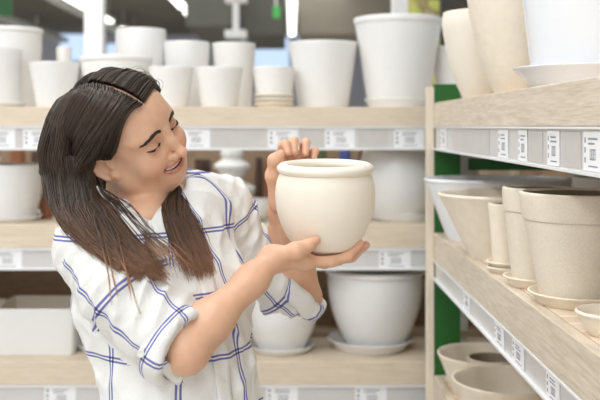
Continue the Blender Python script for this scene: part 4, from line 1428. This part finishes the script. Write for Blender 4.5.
# loose strands across the neck and chest
for k in range(26):
    u = rng.random()
    a = WP(104 + 14 * u + rng.normal() * 2, 200 + rng.normal() * 3, 1.60); 
    c_ = [a, WP(120 + 22 * u + rng.normal() * 3, 224, 1.565), WP(150 + 26 * u + rng.normal() * 4, 248, 1.53), WP(168 + 22 * u + rng.normal() * 5, 270 + rng.normal() * 6, 1.515)]
    add_strand(np.array([hp(-.079, -.118, -.02), WP(92, 182, 1.60)] + c_), .0, 22, .0008, rng.normal() * .4 + .3, 1.2)
for (x0, x1, x2, y2) in ((112, 104, 112, 305), (116, 108, 118, 296), (126, 118, 140, 314), (130, 122, 132, 300)):
    c_ = [WP(x1 - 8, 225, 1.50), WP(x1, 255, 1.465), WP((x1 + x2) / 2 + 1, 280, 1.455), WP(x2, y2, 1.45)]
    for _ in range(3): add_strand(np.array([hp(-.08, -.115, -.03), WP(92, 200, 1.56)] + [p + rng.normal(size=3) * .0009 for p in c_]), 0, 22, .0007, .9, 1.5)
# flyaways on top
for k in range(18):
    sd = int(rng.choice([-1, 1])); h_ = head_path(sd, rng.random(), .016 + .010 * rng.random())
    add_strand(np.array(h_[:4]), 0, 14, .0003, .5, .0)

# keep every strand outside head, neck and shirt
L = [len(s) for s in strands]; allp = np.concatenate(strands)
depth = np.concatenate([np.full(l, abs(rng.normal()) * .004 + .0015) for l in L])
for _ in range(3):
    for ch in np.array_split(np.arange(len(allp)), 60):
        P = allp[ch]
        d = cloth_or_skin(P); m = d < depth[ch]
        if m.any():
            g = grad(cloth_or_skin, P[m]); P[m] += (depth[ch][m] - d[m])[:, None] * g; allp[ch] = P
o_ = 0
for i, l in enumerate(L):
    p = allp[o_:o_ + l].copy(); o_ += l
    p[1:-1] = (p[:-2] + 2 * p[1:-1] + p[2:]) / 4
    strands[i] = p

SIDES = 3
V, Q, CA = [], [], []
base = 0
for pts, r, (hue, tipk) in zip(strands, srad, shue):
    n = len(pts); T_ = np.gradient(pts, axis=0); T_ /= np.maximum(np.linalg.norm(T_, axis=1, keepdims=True), 1e-9)
    u = np.cross(T_, (0.31, .2, .93)); u /= np.linalg.norm(u, axis=1, keepdims=True); v = np.cross(u, T_)
    t = np.linspace(0, 1, n); rr = r * np.clip((1 - t) * 6, .35, 1)
    ring = np.stack([pts + rr[:, None] * (math.cos(a) * u + math.sin(a) * v) for a in (0.3, 0.3 + 2 * PI / 3, 0.3 + 4 * PI / 3)], 1)
    V.append(ring.reshape(-1, 3)); CA.append(np.stack([np.repeat(np.clip(t * tipk, 0, 1.4), 3), np.full(3 * n, hue), np.zeros(3 * n), np.ones(3 * n)], 1))
    i = np.arange(n - 1)[:, None]; s = np.arange(3)[None]; s2 = (s + 1) % 3
    Q.append(np.stack([base + i * 3 + s, base + i * 3 + s2, base + (i + 1) * 3 + s2, base + (i + 1) * 3 + s], -1).reshape(-1, 4))
    base += 3 * n
# under-layer: a solid cap and drape beneath the strands so no scalp shows
HB = Sculpt()


def hcap(P):
    q = (P - EY) @ HR.T - CC
    d = d_ell(P, hp(*CC), HR, CRAD + .0032)
    # open over the face: keep the part behind a slanted hairline plane
    a, b_, c_ = q[:, 0], q[:, 1], q[:, 2]
    pl = (b_ * .86 + np.maximum(-c_, 0) * .35 - np.maximum(c_, 0) * .50) - .020 + .30 * np.maximum(0, np.abs(a) - .045)
    d = smax(d, pl, .006)
    for s in (-1, 1):
        e = d_ell(P, hp(s * .082, -.076, -.028), HR, np.array((.03, .026, .040))); d = smax(d, -e, .004)
    return d


BACK = np.array([0, .016, 0])


def hdrape(P):
    d = hcap(P)
    pc = [(EY + (CC + (p_ - CC) * 1.05) @ HR) for p_ in ([-.015, -.002, .0825], [-.015, -.045, .106], [-.015, -.085, .1145], [-.012, -.13, .103])]
    for k in range(3): d = smax(d, -d_cap(P, pc[k], pc[k + 1], .003, .003), .001)
    for g in NEAR[1:-1]:
        for k, (r0, r1) in enumerate(((.013, .011), (.011, .008))): d = smin(d, d_cap(P, g[k] + BACK * 1.1, g[k + 1] + BACK * .9, r0, r1), .010)
    for g in FAR[1:-1]: d = smin(d, d_cap(P, g[0] + BACK, g[1] + BACK * .6, .009, .005), .008)
    for g in range(1, 6):
        ins = [c * .86 + hp(*CC) * .14 + BACK * .9 for c in NHC[g]] + [NEAR[g][0] + BACK * 1.1]
        for k in range(4): d = smin(d, d_cap(P, ins[k], ins[k + 1], .010, .011), .012)
    d = smin(d, d_cap(P, hp(-.02, -.160, .02), hp(-.02, -.155, -.10), .028, .028), .03)
    d = smin(d, d_cap(P, hp(.05, -.12, .0), hp(.055, -.09, -.10), .024, .020), .03)
    return smax(d, -(cloth_or_skin(P) - .001), .002)


mh, hv = mesh_sdf('hair_under', hdrape, (-0.48, 1.42, 1.20), (-0.08, 1.86, 1.64), .0035, 10, 2.5)
nq = len(mh.polygons); hq = np.empty(nq * 4, np.int32); mh.loops.foreach_get('vertex_index', hq)
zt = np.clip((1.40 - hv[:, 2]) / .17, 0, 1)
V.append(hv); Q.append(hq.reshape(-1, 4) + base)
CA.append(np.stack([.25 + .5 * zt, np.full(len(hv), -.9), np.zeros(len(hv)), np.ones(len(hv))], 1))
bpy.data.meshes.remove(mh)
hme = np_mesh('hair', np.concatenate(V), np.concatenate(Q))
ca = hme.color_attributes.new('strand', 'FLOAT_COLOR', 'POINT'); ca.data.foreach_set('color', np.concatenate(CA).astype(np.float32).ravel())


def hair_mat():
    m, nt, b = new_mat('dark_brown_hair')
    at = N(nt, 'ShaderNodeAttribute', attribute_name='strand'); sp = N(nt, 'ShaderNodeSeparateColor')
    nt.links.new(at.outputs['Color'], sp.inputs[0])
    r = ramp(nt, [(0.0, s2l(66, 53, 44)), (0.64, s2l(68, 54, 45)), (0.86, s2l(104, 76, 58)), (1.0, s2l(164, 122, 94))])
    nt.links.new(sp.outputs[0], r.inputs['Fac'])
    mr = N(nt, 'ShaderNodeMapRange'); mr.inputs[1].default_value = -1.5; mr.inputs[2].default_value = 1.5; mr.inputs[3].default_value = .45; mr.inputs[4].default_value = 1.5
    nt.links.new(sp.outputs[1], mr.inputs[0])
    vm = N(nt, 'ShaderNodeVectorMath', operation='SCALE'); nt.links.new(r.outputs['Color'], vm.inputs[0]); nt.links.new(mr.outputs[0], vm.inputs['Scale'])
    nt.links.new(vm.outputs[0], b.inputs['Base Color'])
    b.inputs['Roughness'].default_value = 0.42; b.inputs['Specular IOR Level'].default_value = 0.45
    return m


M['hair'] = hair_mat()
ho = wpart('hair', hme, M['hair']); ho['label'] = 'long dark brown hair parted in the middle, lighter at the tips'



# ------------------------------------------------------------------ lights
def area(name, loc, sx, sy, power, color=(1, 1, 1), rot=(0, 0, 0)):
    l = bpy.data.lights.new(name, 'AREA'); l.shape = 'RECTANGLE'; l.size = sx; l.size_y = sy; l.energy = power; l.color = color
    o = bpy.data.objects.new(name, l); COL.objects.link(o); o.location = loc; o.rotation_euler = rot
    return o


area('ceiling_lamp_row_aisle', (-0.2, 0.8, 4.0), 0.7, 5.0, 62, (0.95, 0.98, 1.0))
area('ceiling_lamp_row_left', (-2.35, 0.5, 4.0), 0.7, 6.0, 125, (0.95, 0.98, 1.0))
area('ceiling_lamp_row_back', (-0.8, 4.6, 4.0), 4.0, 0.6, 22, (0.95, 0.98, 1.0))
area('ceiling_lamp_row_front', (-1.0, -3.0, 3.9), 5.0, 2.0, 78, (0.95, 0.98, 1.0), (math.radians(32), 0, 0))
area('column_fill_light', (-1.8, 6.0, 3.95), 4.0, 0.8, 85, (0.97, 0.99, 1.0), (math.radians(-28) * -1, 0, 0))  # added fill, not a store fixture: brightens the white column behind the pots
area('ceiling_lamp_row_far', (-2.0, 15, 4.0), 6.0, 10.0, 420, (1, 1, 1))

w = bpy.data.worlds.new('store_light'); SC.world = w; w.use_nodes = True
bg = w.node_tree.nodes['Background']; bg.inputs['Color'].default_value = (0.96, 0.98, 1.0, 1); bg.inputs['Strength'].default_value = 0.8

cam = bpy.data.cameras.new('camera'); co = bpy.data.objects.new('camera', cam); COL.objects.link(co)
co.location = (0, 0, EYE); co.rotation_euler = (PI / 2, 0, 0)
cam.sensor_width = 36; cam.lens = FPX / 600 * 36; cam.shift_x = (300 - CX) / 600; cam.shift_y = (CY - 200) / 600
cam.dof.use_dof = True; cam.dof.focus_distance = 1.63; cam.dof.aperture_fstop = 4.2
cam.clip_start = 0.05; cam.clip_end = 200
SC.camera = co
SC.view_settings.view_transform = 'Standard'; SC.view_settings.look = 'None'
SC.view_settings.exposure = 0.2; SC.view_settings.gamma = 1.0; SC.view_settings.use_curve_mapping = False
